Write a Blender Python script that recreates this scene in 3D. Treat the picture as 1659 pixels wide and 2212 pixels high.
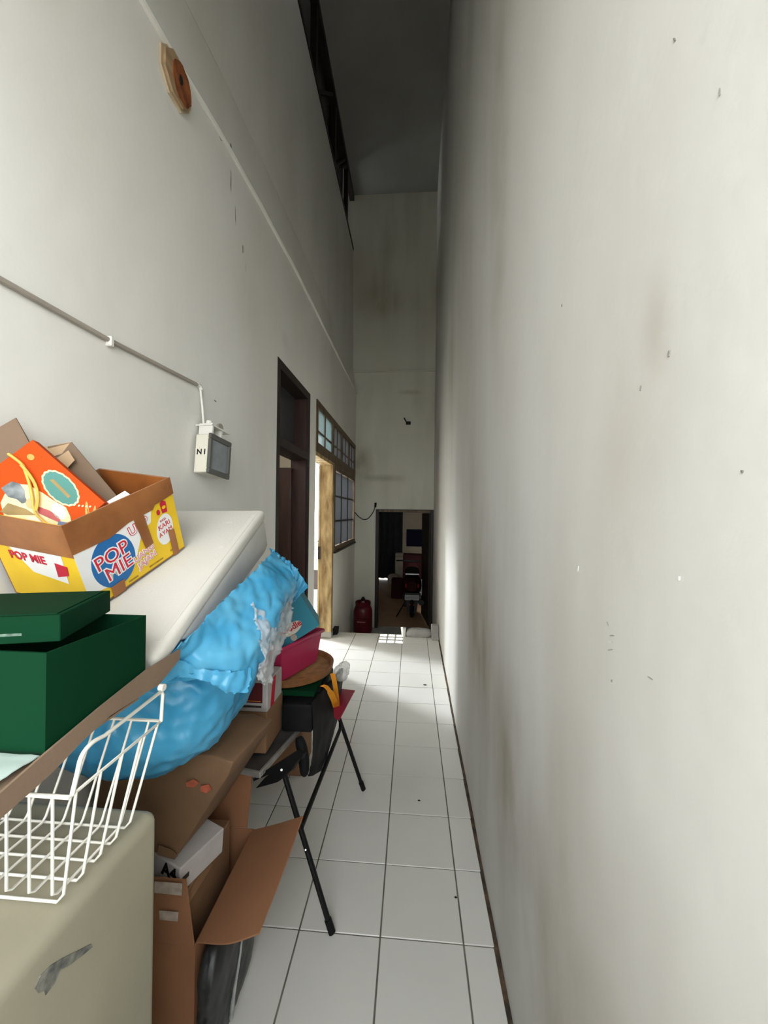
import bpy, bmesh, math, random
from mathutils import Vector, Matrix, noise
random.seed(7)
for o in list(bpy.data.objects): bpy.data.objects.remove(o)
scene = bpy.context.scene
COL = scene.collection
PI = math.pi

# ---------------------------------------------------------------- camera, sky, sun, exposure
cam = bpy.data.cameras.new('camera'); cam.sensor_fit = 'VERTICAL'; cam.sensor_height = 34.6
cam.lens = 831.0 * 34.6 / 2212.0; cam.clip_start = 0.02
co = bpy.data.objects.new('camera', cam); COL.objects.link(co)
co.matrix_world = Matrix.Translation((0, 0, 1.59)) @ Matrix.Rotation(math.radians(4.15), 4, 'Z') @ \
    Matrix.Rotation(PI / 2 + math.radians(0.22), 4, 'X') @ Matrix.Rotation(math.radians(0.69), 4, 'Z')
scene.camera = co
w = bpy.data.worlds.new('overcast_sky'); scene.world = w; w.use_nodes = True
w.node_tree.nodes['Background'].inputs[0].default_value = (0.95, 0.98, 1.0, 1)
w.node_tree.nodes['Background'].inputs[1].default_value = 1.0
scene.view_settings.view_transform = 'Standard'; scene.view_settings.look = 'None'
scene.view_settings.gamma = 1.0; scene.view_settings.exposure = 3.0
scene.view_settings.use_curve_mapping = False
def lamp(name, kind, loc, rot, energy, **kw):
    l = bpy.data.lights.new(name, kind); l.energy = energy
    for k, v in kw.items(): setattr(l, k, v)
    o = bpy.data.objects.new(name, l); COL.objects.link(o); o.location = loc; o.rotation_euler = rot
    return o
def aim(o, tgt):
    o.rotation_euler = (Vector(tgt) - o.location).to_track_quat('-Z', 'Y').to_euler()
# high sun; it only gets in through the small added skylight in the ceiling
SKY_C = Vector((-0.62, 3.2, 7.3)); SUN_T = Vector((-0.245, 4.89, 0.0))
sun = lamp('sun', 'SUN', (0, -4, 12), (0, 0, 0), 2.0, angle=0.0006, color=(1.0, 0.95, 0.85))
sun.rotation_euler = (SUN_T - SKY_C).to_track_quat('-Z', 'Y').to_euler()
# daylight: portal at the open street end, area lamp added to strengthen the side yard's daylight
p = lamp('street_opening_portal', 'AREA', (-0.35, -0.75, 2.4), (PI / 2, 0, 0), 1.0, shape='RECTANGLE', size=1.5, size_y=2.4)
p.data.cycles.is_portal = True
aim(p, (-0.35, 5, 2.4))
yl = lamp('yard_daylight_boost', 'AREA', (-3.7, 6.0, 3.75), (0, 0, 0), 37.0, shape='RECTANGLE', size=0.45, size_y=0.8, color=(0.9, 0.95, 1.0))
aim(yl, (-0.4, 4.0, 0.6))
p2 = lamp('forecourt_portal', 'AREA', (0.45, -0.45, 1.8), (0, 0, 0), 1.0, shape='RECTANGLE', size=0.6, size_y=3.6)
p2.data.cycles.is_portal = True; aim(p2, (-1.0, -0.45, 1.8))

# ---------------------------------------------------------------- materials
MATS = {}
def M(name, col, rough=0.6, var=0.10, scale=6.0, bump=0.0, bscale=80.0, metal=0.0, spec=0.4, stretch=(1, 1, 1),
      trans=0.0, clear=0.0, sheen=0.0, col2=None, emit=0.0, coat=0.0):
    m = bpy.data.materials.new(name); m.use_nodes = True; MATS[name] = m
    nt = m.node_tree; N = nt.nodes; L = nt.links
    b = N['Principled BSDF']
    b.inputs['Roughness'].default_value = rough; b.inputs['Metallic'].default_value = metal
    b.inputs['Specular IOR Level'].default_value = spec
    if coat: b.inputs['Coat Weight'].default_value = coat
    tc = N.new('ShaderNodeTexCoord'); mp = N.new('ShaderNodeMapping'); mp.inputs['Scale'].default_value = stretch
    L.new(tc.outputs['Object'], mp.inputs['Vector'])
    nz = N.new('ShaderNodeTexNoise'); nz.inputs['Scale'].default_value = scale; nz.inputs['Detail'].default_value = 6
    L.new(mp.outputs['Vector'], nz.inputs['Vector'])
    rp = N.new('ShaderNodeValToRGB'); L.new(nz.outputs['Fac'], rp.inputs['Fac'])
    c2 = col2 if col2 else tuple(min(1, c * (1 + var * 0.6)) for c in col)
    c1 = tuple(c * (1 - var) for c in col)
    rp.color_ramp.elements[0].position = 0.32; rp.color_ramp.elements[1].position = 0.68
    rp.color_ramp.elements[0].color = (*c1, 1); rp.color_ramp.elements[1].color = (*c2, 1)
    L.new(rp.outputs['Color'], b.inputs['Base Color'])
    if bump:
        n2 = N.new('ShaderNodeTexNoise'); n2.inputs['Scale'].default_value = bscale; n2.inputs['Detail'].default_value = 4
        L.new(mp.outputs['Vector'], n2.inputs['Vector'])
        bp = N.new('ShaderNodeBump'); bp.inputs['Strength'].default_value = bump; bp.inputs['Distance'].default_value = 0.01
        L.new(n2.outputs['Fac'], bp.inputs['Height']); L.new(bp.outputs['Normal'], b.inputs['Normal'])
    out = N['Material Output']
    if trans or clear:
        last = b.outputs['BSDF']
        if trans:                                  # light shining through thin plastic
            t = N.new('ShaderNodeBsdfTranslucent'); L.new(rp.outputs['Color'], t.inputs['Color'])
            mx = N.new('ShaderNodeMixShader'); mx.inputs[0].default_value = trans
            L.new(last, mx.inputs[1]); L.new(t.outputs[0], mx.inputs[2]); last = mx.outputs[0]
        if clear:
            t = N.new('ShaderNodeBsdfTransparent')
            mx = N.new('ShaderNodeMixShader'); mx.inputs[0].default_value = clear
            L.new(last, mx.inputs[1]); L.new(t.outputs[0], mx.inputs[2]); last = mx.outputs[0]
        L.new(last, out.inputs['Surface'])
    return m

def wall_material(name, base, dirt_shade, amount, axes, stain_shade=()):
    """painted plaster: soft blotches, downward grime streaks, fine grain"""
    m = bpy.data.materials.new(name); m.use_nodes = True
    nt = m.node_tree; N = nt.nodes; L = nt.links; b = N['Principled BSDF']
    b.inputs['Roughness'].default_value = 0.75; b.inputs['Specular IOR Level'].default_value = 0.25
    geo = N.new('ShaderNodeNewGeometry')
    def nz(sc, detail, scale):
        mp = N.new('ShaderNodeMapping'); mp.inputs['Scale'].default_value = sc
        L.new(geo.outputs['Position'], mp.inputs['Vector'])
        n = N.new('ShaderNodeTexNoise'); n.inputs['Scale'].default_value = scale; n.inputs['Detail'].default_value = detail
        L.new(mp.outputs['Vector'], n.inputs['Vector']); return n.outputs['Fac']
    def ramp(s, a, c):
        r = N.new('ShaderNodeMapRange'); r.inputs['From Min'].default_value = a; r.inputs['From Max'].default_value = c
        L.new(s, r.inputs['Value']); return r.outputs['Result']
    def mul(a, c):
        x = N.new('ShaderNodeMath'); x.operation = 'MULTIPLY'
        L.new(a, x.inputs[0])
        if isinstance(c, float): x.inputs[1].default_value = c
        else: L.new(c, x.inputs[1])
        return x.outputs[0]
    streak = ramp(nz((axes[0], axes[1], 0.22), 5, 2.2), 0.42, 0.72)
    blot = ramp(nz((1, 1, 0.8), 4, 0.7), 0.40, 0.66)
    f = mul(mul(streak, blot), amount)
    rag = ramp(nz((1, 1, 0.6), 5, 5.0), 0.2, 0.75)
    for c, rad, k in stain_shade:                       # water stains with a place of their own, and shade painted on the right wall
        mp = N.new('ShaderNodeMapping'); mp.vector_type = 'TEXTURE'
        mp.inputs['Location'].default_value = c; mp.inputs['Scale'].default_value = rad
        L.new(geo.outputs['Position'], mp.inputs['Vector'])
        ln = N.new('ShaderNodeVectorMath'); ln.operation = 'LENGTH'; L.new(mp.outputs['Vector'], ln.inputs[0])
        g = N.new('ShaderNodeMapRange'); g.interpolation_type = 'SMOOTHSTEP'
        g.inputs['From Min'].default_value = 1.0; g.inputs['From Max'].default_value = 0.0; L.new(ln.outputs['Value'], g.inputs['Value'])
        ad = N.new('ShaderNodeMath'); ad.operation = 'ADD'; ad.use_clamp = True
        L.new(f, ad.inputs[0]); L.new(mul(mul(g.outputs['Result'], rag), k), ad.inputs[1]); f = ad.outputs[0]
    mix = N.new('ShaderNodeMix'); mix.data_type = 'RGBA'
    mix.inputs['A'].default_value = (*base, 1); mix.inputs['B'].default_value = (*dirt_shade, 1)  # dirt tone also carries the right wall's painted shade
    L.new(f, mix.inputs['Factor'])
    tint = ramp(nz((1, 1, 0.5), 3, 1.6), 0.3, 0.7)
    mix2 = N.new('ShaderNodeMix'); mix2.data_type = 'RGBA'; mix2.blend_type = 'MULTIPLY'
    L.new(mix.outputs['Result'], mix2.inputs['A']); mix2.inputs['B'].default_value = (0.94, 0.925, 0.90, 1)
    L.new(tint, mix2.inputs['Factor']); L.new(mix2.outputs['Result'], b.inputs['Base Color'])
    bp = N.new('ShaderNodeBump'); bp.inputs['Strength'].default_value = 0.25; bp.inputs['Distance'].default_value = 0.012
    L.new(nz((1, 1, 1), 6, 9.0), bp.inputs['Height']); L.new(bp.outputs['Normal'], b.inputs['Normal'])
    return m

def glassy(name, col, rough, mixf):
    """thin pane: part see-through, part glossy and frosted"""
    m = bpy.data.materials.new(name); m.use_nodes = True
    nt = m.node_tree; N = nt.nodes; L = nt.links; out = N['Material Output']; b = N['Principled BSDF']
    b.inputs['Base Color'].default_value = (*col, 1); b.inputs['Roughness'].default_value = rough
    tl = N.new('ShaderNodeBsdfTranslucent'); tl.inputs['Color'].default_value = (*col, 1)
    tr = N.new('ShaderNodeBsdfTransparent')
    m1 = N.new('ShaderNodeMixShader'); m1.inputs[0].default_value = 0.3
    L.new(b.outputs[0], m1.inputs[1]); L.new(tl.outputs[0], m1.inputs[2])
    m2 = N.new('ShaderNodeMixShader'); m2.inputs[0].default_value = mixf
    L.new(m1.outputs[0], m2.inputs[1]); L.new(tr.outputs[0], m2.inputs[2]); L.new(m2.outputs[0], out.inputs['Surface'])
    return m

WALL_L = wall_material('painted plaster left', (0.82, 0.81, 0.765), (0.50, 0.47, 0.40), 0.35, (1.0, 1.0),
    (((-1.02, 2.3, 2.9), (0.6, 0.25, 0.5), 0.35), ((-1.02, 3.0, 2.95), (0.6, 0.15, 0.12), 0.35), ((-1.02, 1.55, 3.42), (0.6, 0.16, 0.17), 0.7)))
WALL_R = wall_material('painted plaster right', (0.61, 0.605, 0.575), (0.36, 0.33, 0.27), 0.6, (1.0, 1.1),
    (((0.33, 1.9, 1.0), (0.6, 0.55, 0.75), 1.0), ((0.33, 1.35, 0.7), (0.6, 0.35, 0.5), 0.95), ((0.33, 0.75, 0.35), (0.6, 0.9, 0.95), 0.95), ((0.33, 1.6, 3.0), (0.6, 0.25, 1.2), 0.7), ((0.33, 0.55, 1.85), (0.6, 0.05, 0.12), 0.5)))  # grime zone, plus light falloff and low shade put into the wall colour
WALL_B = wall_material('painted plaster back', (0.62, 0.61, 0.53), (0.30, 0.28, 0.19), 0.6, (1.2, 1.0),
    (((-0.9, 6.85, 2.45), (0.35, 0.5, 0.5), 0.9), ((-0.5, 6.85, 2.22), (0.6, 0.5, 0.1), 0.8), ((-0.05, 6.85, 3.75), (0.3, 0.5, 0.07), 0.9), ((-0.6, 6.85, 5.4), (0.9, 0.5, 0.5), 0.5)))
CEIL = M('grey ceiling board', (0.28, 0.28, 0.26), 0.85, 0.12, 1.2)
TILE = M('glazed white tile', (0.66, 0.65, 0.61), 0.28, 0.05, 2.0, spec=0.5)
TILE_B = M('glazed white tile warm', (0.64, 0.63, 0.58), 0.30, 0.06, 2.0, spec=0.5)
GROUT = M('dark grout', (0.16, 0.145, 0.12), 0.9, 0.35, 9.0, bump=0.4)
GAPDIRT = M('black wall gap dirt', (0.035, 0.033, 0.03), 0.95, 0.5, 14.0, bump=0.6, col2=(0.13, 0.085, 0.05))
CONC = M('bare concrete', (0.36, 0.35, 0.32), 0.9, 0.2, 5.0, bump=0.3)
BROWNFLOOR = M('brown tile floor', (0.36, 0.24, 0.14), 0.4, 0.15, 3.0)
FARWALL = M('beige far wall', (0.34, 0.28, 0.20), 0.8, 0.1, 2.0)
DARKWOOD = M('dark stained wood', (0.022, 0.013, 0.010), 0.5, 0.35, 3.0, stretch=(8, 8, 1), spec=0.35)
REDWOOD = M('dark red brown wood', (0.045, 0.018, 0.012), 0.5, 0.3, 3.0, stretch=(8, 8, 1), spec=0.35)
BROWNWOOD = M('weathered brown wood', (0.10, 0.062, 0.032), 0.6, 0.4, 4.0, stretch=(6, 6, 1), col2=(0.17, 0.11, 0.06))
YELLOWWOOD = M('worn yellow painted wood', (0.24, 0.14, 0.048), 0.65, 0.35, 3.2, bump=0.3, bscale=20, stretch=(4, 4, 1.1), col2=(0.52, 0.39, 0.19))
DARKPANEL = M('dark grey door panel', (0.028, 0.026, 0.027), 0.55, 0.2, 3.0)
DARKGLASS = M('dark transom glass', (0.05, 0.05, 0.055), 0.25, 0.1, 2.0)
FROST = glassy('frosted grey pane', (0.20, 0.21, 0.235), 0.35, 0.05)
FROSTB = glassy('pale blue pane', (0.36, 0.48, 0.50), 0.3, 0.15)
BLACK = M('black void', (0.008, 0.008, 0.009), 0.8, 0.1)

# ---------------------------------------------------------------- mesh helpers
def V(*a): return Vector(a)
def newbm(): return bmesh.new()
def abox(bm, x0, x1, y0, y1, z0, z1, bev=0.0, seg=2, mtx=None):
    r = bmesh.ops.create_cube(bm, size=1.0)
    vs = r['verts']
    bmesh.ops.scale(bm, vec=(abs(x1 - x0), abs(y1 - y0), abs(z1 - z0)), verts=vs)
    bmesh.ops.translate(bm, vec=((x0 + x1) / 2, (y0 + y1) / 2, (z0 + z1) / 2), verts=vs)
    if bev:
        es = list({e for v in vs for e in v.link_edges})
        rr = bmesh.ops.bevel(bm, geom=es, offset=bev, segments=seg, affect='EDGES', profile=0.5)
        vs = list({v for f in rr['faces'] for v in f.verts} | {v for v in vs if v.is_valid})
    if mtx is not None: bmesh.ops.transform(bm, matrix=mtx, verts=[v for v in vs if v.is_valid])
    return bm
def B(x0, x1, y0, y1, z0, z1, bev=0.0, seg=2): return abox(newbm(), x0, x1, y0, y1, z0, z1, bev, seg)
def prism(pts, vec, bm=None, bev=0.0):
    bm = bm or newbm(); pts = [Vector(p) for p in pts]; vec = Vector(vec)
    a = [bm.verts.new(p) for p in pts]; c = [bm.verts.new(p + vec) for p in pts]; n = len(pts)
    fs = [bm.faces.new(a), bm.faces.new(list(reversed(c)))]
    for i in range(n): fs.append(bm.faces.new((a[i], c[i], c[(i + 1) % n], a[(i + 1) % n])))
    bmesh.ops.recalc_face_normals(bm, faces=fs)
    if bev:
        es = list({e for f in fs for e in f.edges})
        bmesh.ops.bevel(bm, geom=es, offset=bev, segments=2, affect='EDGES', profile=0.5)
    return bm
def panel(pts, th, bm=None):
    pts = [Vector(p) for p in pts]
    n = (pts[1] - pts[0]).cross(pts[2] - pts[0]).normalized()
    return prism(pts, n * -th, bm)
def tube(path, r, sides=8, bm=None, closed=False, cap=True):
    bm = bm or newbm(); path = [Vector(p) for p in path]; rings = []; n = len(path)
    up = None
    for i, p in enumerate(path):
        a = path[(i - 1) % n] if (closed or i > 0) else p
        c = path[(i + 1) % n] if (closed or i < n - 1) else p
        t = (c - a).normalized()
        if up is None:
            up = Vector((0, 0, 1)) if abs(t.z) < 0.9 else Vector((1, 0, 0))
        s = t.cross(up)
        if s.length < 1e-5: s = t.cross(Vector((0.3, 1, 0.2)))
        s.normalize(); u2 = s.cross(t).normalized(); up = u2
        rr = r[i] if isinstance(r, (list, tuple)) else r
        rings.append([bm.verts.new(p + s * math.cos(2 * PI * k / sides) * rr + u2 * math.sin(2 * PI * k / sides) * rr) for k in range(sides)])
    m = n if closed else n - 1
    for i in range(m):
        a, c = rings[i], rings[(i + 1) % n]
        for k in range(sides): bm.faces.new((a[k], a[(k + 1) % sides], c[(k + 1) % sides], c[k]))
    if cap and not closed:
        bm.faces.new(list(reversed(rings[0]))); bm.faces.new(rings[-1])
    bmesh.ops.recalc_face_normals(bm, faces=bm.faces)
    return bm
def ribbon(path, widths, th, side, bm=None):
    """flat strap: path of points, width direction `side`"""
    bm = bm or newbm(); rows = []
    path = [Vector(p) for p in path]; side = Vector(side).normalized()
    for i, p in enumerate(path):
        t = (path[min(i + 1, len(path) - 1)] - path[max(i - 1, 0)]).normalized()
        n = t.cross(side).normalized(); wd = widths[i] / 2
        rows.append([bm.verts.new(p + side * a * wd + n * c * th / 2) for a, c in ((-1, -1), (1, -1), (1, 1), (-1, 1))])
    for i in range(len(rows) - 1):
        for k in range(4): bm.faces.new((rows[i][k], rows[i][(k + 1) % 4], rows[i + 1][(k + 1) % 4], rows[i + 1][k]))
    bm.faces.new(rows[0]); bm.faces.new(rows[-1]); bmesh.ops.recalc_face_normals(bm, faces=bm.faces)
    return bm
def lathe(prof, cx, cy, seg=32, bm=None, mtx=None):
    bm = bm or newbm(); rings = []
    for r, z in prof:
        if r < 1e-5: rings.append([bm.verts.new((cx, cy, z))])
        else: rings.append([bm.verts.new((cx + r * math.cos(2 * PI * k / seg), cy + r * math.sin(2 * PI * k / seg), z)) for k in range(seg)])
    for a, c in zip(rings, rings[1:]):
        for k in range(seg):
            q = (k + 1) % seg
            if len(a) == 1 and len(c) == 1: continue
            if len(a) == 1: bm.faces.new((a[0], c[q], c[k]))
            elif len(c) == 1: bm.faces.new((a[k], a[q], c[0]))
            else: bm.faces.new((a[k], a[q], c[q], c[k]))
    bmesh.ops.recalc_face_normals(bm, faces=bm.faces)
    if mtx is not None: bmesh.ops.transform(bm, matrix=mtx, verts=bm.verts)
    return bm
def cr(p0, p1, p2, p3, t):
    return 0.5 * ((2 * p1) + (p2 - p0) * t + (2 * p0 - 5 * p1 + 4 * p2 - p3) * t * t + (3 * p1 - p0 - 3 * p2 + p3) * t ** 3)
def spline(pts, n):
    pts = [Vector(p) for p in pts]; out = []
    for i in range(len(pts) - 1):
        a = pts[max(i - 1, 0)]; d = pts[min(i + 2, len(pts) - 1)]
        for k in range(n): out.append(cr(a, pts[i], pts[i + 1], d, k / n))
    out.append(pts[-1]); return out
def sheet(rows, nu, nv, amp=0.01, freq=14.0, seed=0.0, edge=0.0, holes=None, fold=0.0, th=0.0015):
    """crumpled film through a grid of control points"""
    cols = [spline(r, nu) for r in rows]
    grid = [spline([c[i] for c in cols], nv) for i in range(len(cols[0]))]
    bm = newbm(); vs = []
    nI, nJ = len(grid), len(grid[0])
    for i in range(nI):
        row = []
        for j in range(nJ):
            a = grid[min(i + 1, nI - 1)][j] - grid[max(i - 1, 0)][j]
            c = grid[i][min(j + 1, nJ - 1)] - grid[i][max(j - 1, 0)]
            n = a.cross(c); n = n.normalized() if n.length > 1e-7 else Vector((1, 0, 0))
            p = grid[i][j]
            q = p * freq + Vector((seed, seed * 1.7, -seed))
            d = noise.noise(q) * 0.9 + (0.5 - abs(noise.noise(q * 2.1))) * 0.8 + noise.noise(q * 4.3) * 0.10
            if fold: d += fold * math.sin(i * 0.9 + 3 * noise.noise(q * 0.6))
            pp = p + n * d * amp
            if edge and (j in (0, nJ - 1) or i in (0, nI - 1)):
                pp += Vector((noise.noise(q * 5), noise.noise(q * 5 + V(9, 0, 0)), noise.noise(q * 5 + V(0, 9, 0)))) * edge
            row.append((bm.verts.new(pp), bm.verts.new(pp - n * th)))
        vs.append(row)
    for i in range(nI - 1):
        for j in range(nJ - 1):
            a, c, d, e = vs[i][j], vs[i + 1][j], vs[i + 1][j + 1], vs[i][j + 1]
            bm.faces.new((a[0], c[0], d[0], e[0])); bm.faces.new((e[1], d[1], c[1], a[1]))
    loop = [vs[i][0] for i in range(nI)] + [vs[nI - 1][j] for j in range(1, nJ)] + [vs[i][nJ - 1] for i in range(nI - 2, -1, -1)] + [vs[0][j] for j in range(nJ - 2, 0, -1)]
    for a, c in zip(loop, loop[1:] + loop[:1]): bm.faces.new((c[0], a[0], a[1], c[1]))
    return bm
def blob(c, rad, amp=0.02, freq=9.0, seed=0.0, sub=5, zmin=None, power=2.6, shape=None):
    bm = newbm(); bmesh.ops.create_icosphere(bm, subdivisions=sub, radius=1.0)
    for v in bm.verts:
        d = v.co.normalized()
        s = (abs(d.x) ** power + abs(d.y) ** power + abs(d.z) ** power) ** (-1 / power)
        p = V(d.x * s * rad[0], d.y * s * rad[1], d.z * s * rad[2]) + Vector(c)
        if shape: p = shape(p)
        q = p * freq + V(seed, -seed, seed * 0.5)
        k = noise.noise(q) + (0.5 - abs(noise.noise(q * 2.3))) * 0.9 + 0.3 * noise.noise(q * 5)
        p += d * k * amp
        if zmin is not None and p.z < zmin: p.z = zmin + 0.002 * noise.noise(q * 3)
        v.co = p
    return bm
def locof(o):
    l = Vector(o.location)
    while o.parent: o = o.parent; l += Vector(o.location)
    return l
def obj(name, bm, mat, parent=None, smooth=False, sharp=35):
    me = bpy.data.meshes.new(name)
    bm.normal_update()
    bm.verts.ensure_lookup_table()
    if parent is not None: off = locof(parent); loc = V(0, 0, 0)
    else:
        mn = V(*(min(v.co[i] for v in bm.verts) for i in range(3))); mx = V(*(max(v.co[i] for v in bm.verts) for i in range(3)))
        off = V((mn.x + mx.x) / 2, (mn.y + mx.y) / 2, mn.z); loc = off
    for v in bm.verts: v.co -= off
    if smooth:
        lim = math.radians(sharp)
        for f in bm.faces: f.smooth = True
        for e in bm.edges:
            if len(e.link_faces) == 2 and e.calc_face_angle(0) > lim: e.smooth = False
    bm.to_mesh(me); bm.free()
    me.materials.append(mat)
    o = bpy.data.objects.new(name, me); COL.objects.link(o); o.location = loc
    if parent is not None: o.parent = parent
    return o
def thing(name, label, cat, loc=(0, 0, 0), group=None, kind=None):
    o = bpy.data.objects.new(name, None); COL.objects.link(o); o.location = loc; o.empty_display_size = 0.05
    return tag(o, label, cat, group, kind)
def tag(o, label, cat=None, group=None, kind=None):
    o['label'] = label
    if cat: o['category'] = cat
    if group: o['group'] = group
    if kind: o['kind'] = kind
    return o
def struct(name, bm, mat, label, cat): return tag(obj(name, bm, mat), label, cat, kind='structure')
def frame_matrix(o, u, v):
    u = Vector(u).normalized(); v = Vector(v); v = (v - u * v.dot(u)).normalized(); n = u.cross(v)
    m = Matrix.Identity(4)
    for i in range(3): m[i][0], m[i][1], m[i][2], m[i][3] = u[i], v[i], n[i], o[i]
    return m
def text_bm(s, size, mtx, extrude=0.0004, offset=0.0, shear=0.0, align='CENTER'):
    cu = bpy.data.curves.new('lettering', 'FONT'); cu.body = s; cu.size = size; cu.extrude = extrude; cu.offset = offset
    cu.shear = shear; cu.align_x = align; cu.align_y = 'CENTER'; cu.resolution_u = 3
    o = bpy.data.objects.new('lettering', cu); COL.objects.link(o)
    dg = bpy.context.evaluated_depsgraph_get(); dg.update()
    me = bpy.data.meshes.new_from_object(o.evaluated_get(dg))
    bm = newbm(); bm.from_mesh(me); bpy.data.objects.remove(o); bpy.data.meshes.remove(me)
    bmesh.ops.transform(bm, matrix=mtx, verts=bm.verts); return bm
def flat(pts2, mtx, h0=0.0003, h1=0.0009):
    """thin printed or taped patch on a face: 2-D outline in the face frame"""
    return prism([mtx @ V(x, y, h0) for x, y in pts2], (mtx.to_3x3() @ V(0, 0, 1)) * (h1 - h0))
def ell(cx, cy, a, b, n=36, rot=0.0, wob=0.0, k=18):
    out = []
    for i in range(n):
        t = 2 * PI * i / n; r = 1 + wob * math.sin(k * t)
        x, y = a * r * math.cos(t), b * r * math.sin(t)
        out.append((cx + x * math.cos(rot) - y * math.sin(rot), cy + x * math.sin(rot) + y * math.cos(rot)))
    return out

# ---------------------------------------------------------------- the setting
XL = -1.02; YB = 6.85; ZC = 7.3; Y0 = -0.75
def xr(y): return 0.325 + 0.0085 * y                   # right wall face
ZL = -0.45                                             # lower floor behind the platform
EDGE = 5.09
floor = struct('floor', B(-1.02, 0.40, Y0, EDGE, -0.14, -0.004), GROUT, 'raised corridor floor slab under white square tiles', 'floor')
tm = {}
PX = 0.31; PY = 0.30
xs = [(-1.018, -0.723), (-0.717, -0.413), (-0.407, -0.103), (-0.097, 0.207), (0.213, None)]
for r in range(-4, 12):
    y0 = 1.450 + r * PY; y1 = y0 + PY - 0.005
    for c, (a, e) in enumerate(xs):
        e2 = xr(y0) - 0.016 if e is None else e
        bm = B(a, e2, y0, y1, -0.006, 0.0 + random.uniform(-0.0006, 0.0006), 0.0015, 1)
        obj('tile', bm, TILE if random.random() < 0.6 else TILE_B, floor)
obj('tile_edge', B(-1.02, 0.36, EDGE - 0.04, EDGE, -0.14, -0.002, 0.003, 1), TILE_B, floor)
obj('gap_dirt', prism([(xr(Y0) - 0.022, Y0, -0.0035), (xr(Y0) + 0.02, Y0, -0.0035), (xr(EDGE) + 0.02, EDGE, -0.0035), (xr(EDGE) - 0.018, EDGE, -0.0035)], (0, 0, 0.001)), GAPDIRT, floor)
for x, y, s in ((0.14, 3.60, 0.018), (0.058, 2.148, 0.008), (0.2, 1.62, 0.006)):
    obj('dirt_speck', prism([(x - s, y, 0.0005), (x, y - s * 0.6, 0.0005), (x + s, y, 0.0005), (x, y + s * 0.7, 0.0005)], (0, 0, 0.003)), BLACK, floor)
low = struct('floor_lower', B(-1.3, 0.6, EDGE, 6.95, -0.60, ZL), CONC, 'lower concrete floor at the foot of the back door', 'floor')
obj('riser', B(-1.02, 0.40, EDGE - 0.03, EDGE + 0.0, ZL, -0.142), TILE_B, low)
for k, (z, d) in enumerate(((-0.15, 0.28), (-0.30, 0.56))):
    obj('step', B(0.02, 0.38, EDGE, EDGE + d, z - 0.15, z, 0.004, 1), TILE_B, low)

# left wall below the ledge, with the openings cut out
D1 = (2.82, 3.74, 2.76); O2 = (3.99, 4.86); TR = (2.24, 2.79); W1 = (4.97, 6.77, 1.09)
def zl1(y):
    t = [(-3, 3.30), (1.34, 3.47), (2.1, 3.577), (3.18, 3.66), (5.2, 3.70), (7, 3.74)]
    for (a, za), (c, zc) in zip(t, t[1:]):
        if y <= c: return za + (zc - za) * (y - a) / (c - a)
    return 3.74
bm = newbm()
def seg(y0, y1, z0, z1=None):
    q = [(XL, y0, z0), (XL, y1, z0), (XL, y1, zl1(y1) if z1 is None else z1), (XL, y0, zl1(y0) if z1 is None else z1)]
    prism(q, (-0.16, 0, 0), bm)
for a, c in ((Y0, 1.34), (1.34, 2.1), (2.1, D1[0])): seg(a, c, -0.6)
seg(D1[0], D1[1], D1[2]); seg(D1[1], O2[0], -0.6); seg(O2[0], 5.2, TR[1]); seg(5.2, W1[1], TR[1]); seg(W1[1], YB + 0.1, -0.6)
seg(O2[1], W1[1], -0.6, W1[2]); seg(O2[1], W1[0], W1[2], TR[0])
wl = struct('wall_left', bm, WALL_L, 'tall off-white plastered wall with doorways and a window', 'wall')
ys = [Y0, 0.0, 1.34, 2.1, 3.18, 4.2, 5.2, 6.0, YB + 0.1]
bm = newbm(); prof = []
for y in ys:
    z1 = zl1(y); z2 = z1 + 0.46
    prof.append([bm.verts.new(p) for p in ((XL - 0.001, y, z1), (XL - 0.012, y, z1 + 0.03), (XL - 0.060, y, z2 - 0.02), (XL - 0.066, y, z2), (XL - 0.085, y, 6.30), (XL - 0.27, y, 6.30), (XL - 0.27, y, z1))])
for a, c in zip(prof, prof[1:]):
    for k in range(len(a) - 1): bm.faces.new((a[k], c[k], c[k + 1], a[k + 1]))
bmesh.ops.recalc_face_normals(bm, faces=bm.faces)
obj('upper_wall', bm, WALL_L, wl)
lip = []
for i in range(60):
    y = Y0 + 0.02 + (YB - Y0 - 0.03) * i / 59.0
    lip.append((XL + 0.002 + 0.003 * noise.noise(V(0, y * 3, 0)), y, zl1(y) + 0.008 * noise.noise(V(2, y * 2.2, 0))))
trim = struct('trim_1', tube(lip, 0.016, 8), WALL_L, 'rough plaster lip running along the left wall ledge', 'trim')

# clerestory gap under the ceiling, dark attic behind it
cl = thing('window_2', 'dark clerestory band with slanted struts under the ceiling', 'window', (XL - 0.1, 4.0, 6.30), kind='structure')
obj('sill_beam', B(XL - 0.16, XL - 0.078, Y0, YB, 6.30, 6.36), DARKWOOD, cl)
obj('head_beam', B(XL - 0.16, XL - 0.078, Y0, YB, 7.2, 7.3), DARKWOOD, cl)
for y in (0.4, 2.3, 4.15, 5.2, 6.2):
    obj('post', B(XL - 0.16, XL - 0.09, y, y + 0.07, 6.36, 7.2), DARKWOOD, cl)
for y in (2.4, 4.3, 5.25):
    obj('strut', tube([(XL - 0.11, y, 6.4), (XL - 0.11, y + 0.75, 7.18)], 0.02, 6), DARKPANEL, cl)
    obj('pane', B(XL - 0.165, XL - 0.16, y - 0.1, y + 0.9, 6.36, 7.2), DARKGLASS, cl)
obj('attic_lining', B(-2.2, -2.15, Y0, 6.66, 6.0, 7.5), BLACK, cl); obj('attic_floor', B(-2.2, XL - 0.2, Y0, YB + 0.2, 6.2, 6.25), BLACK, cl)
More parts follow.
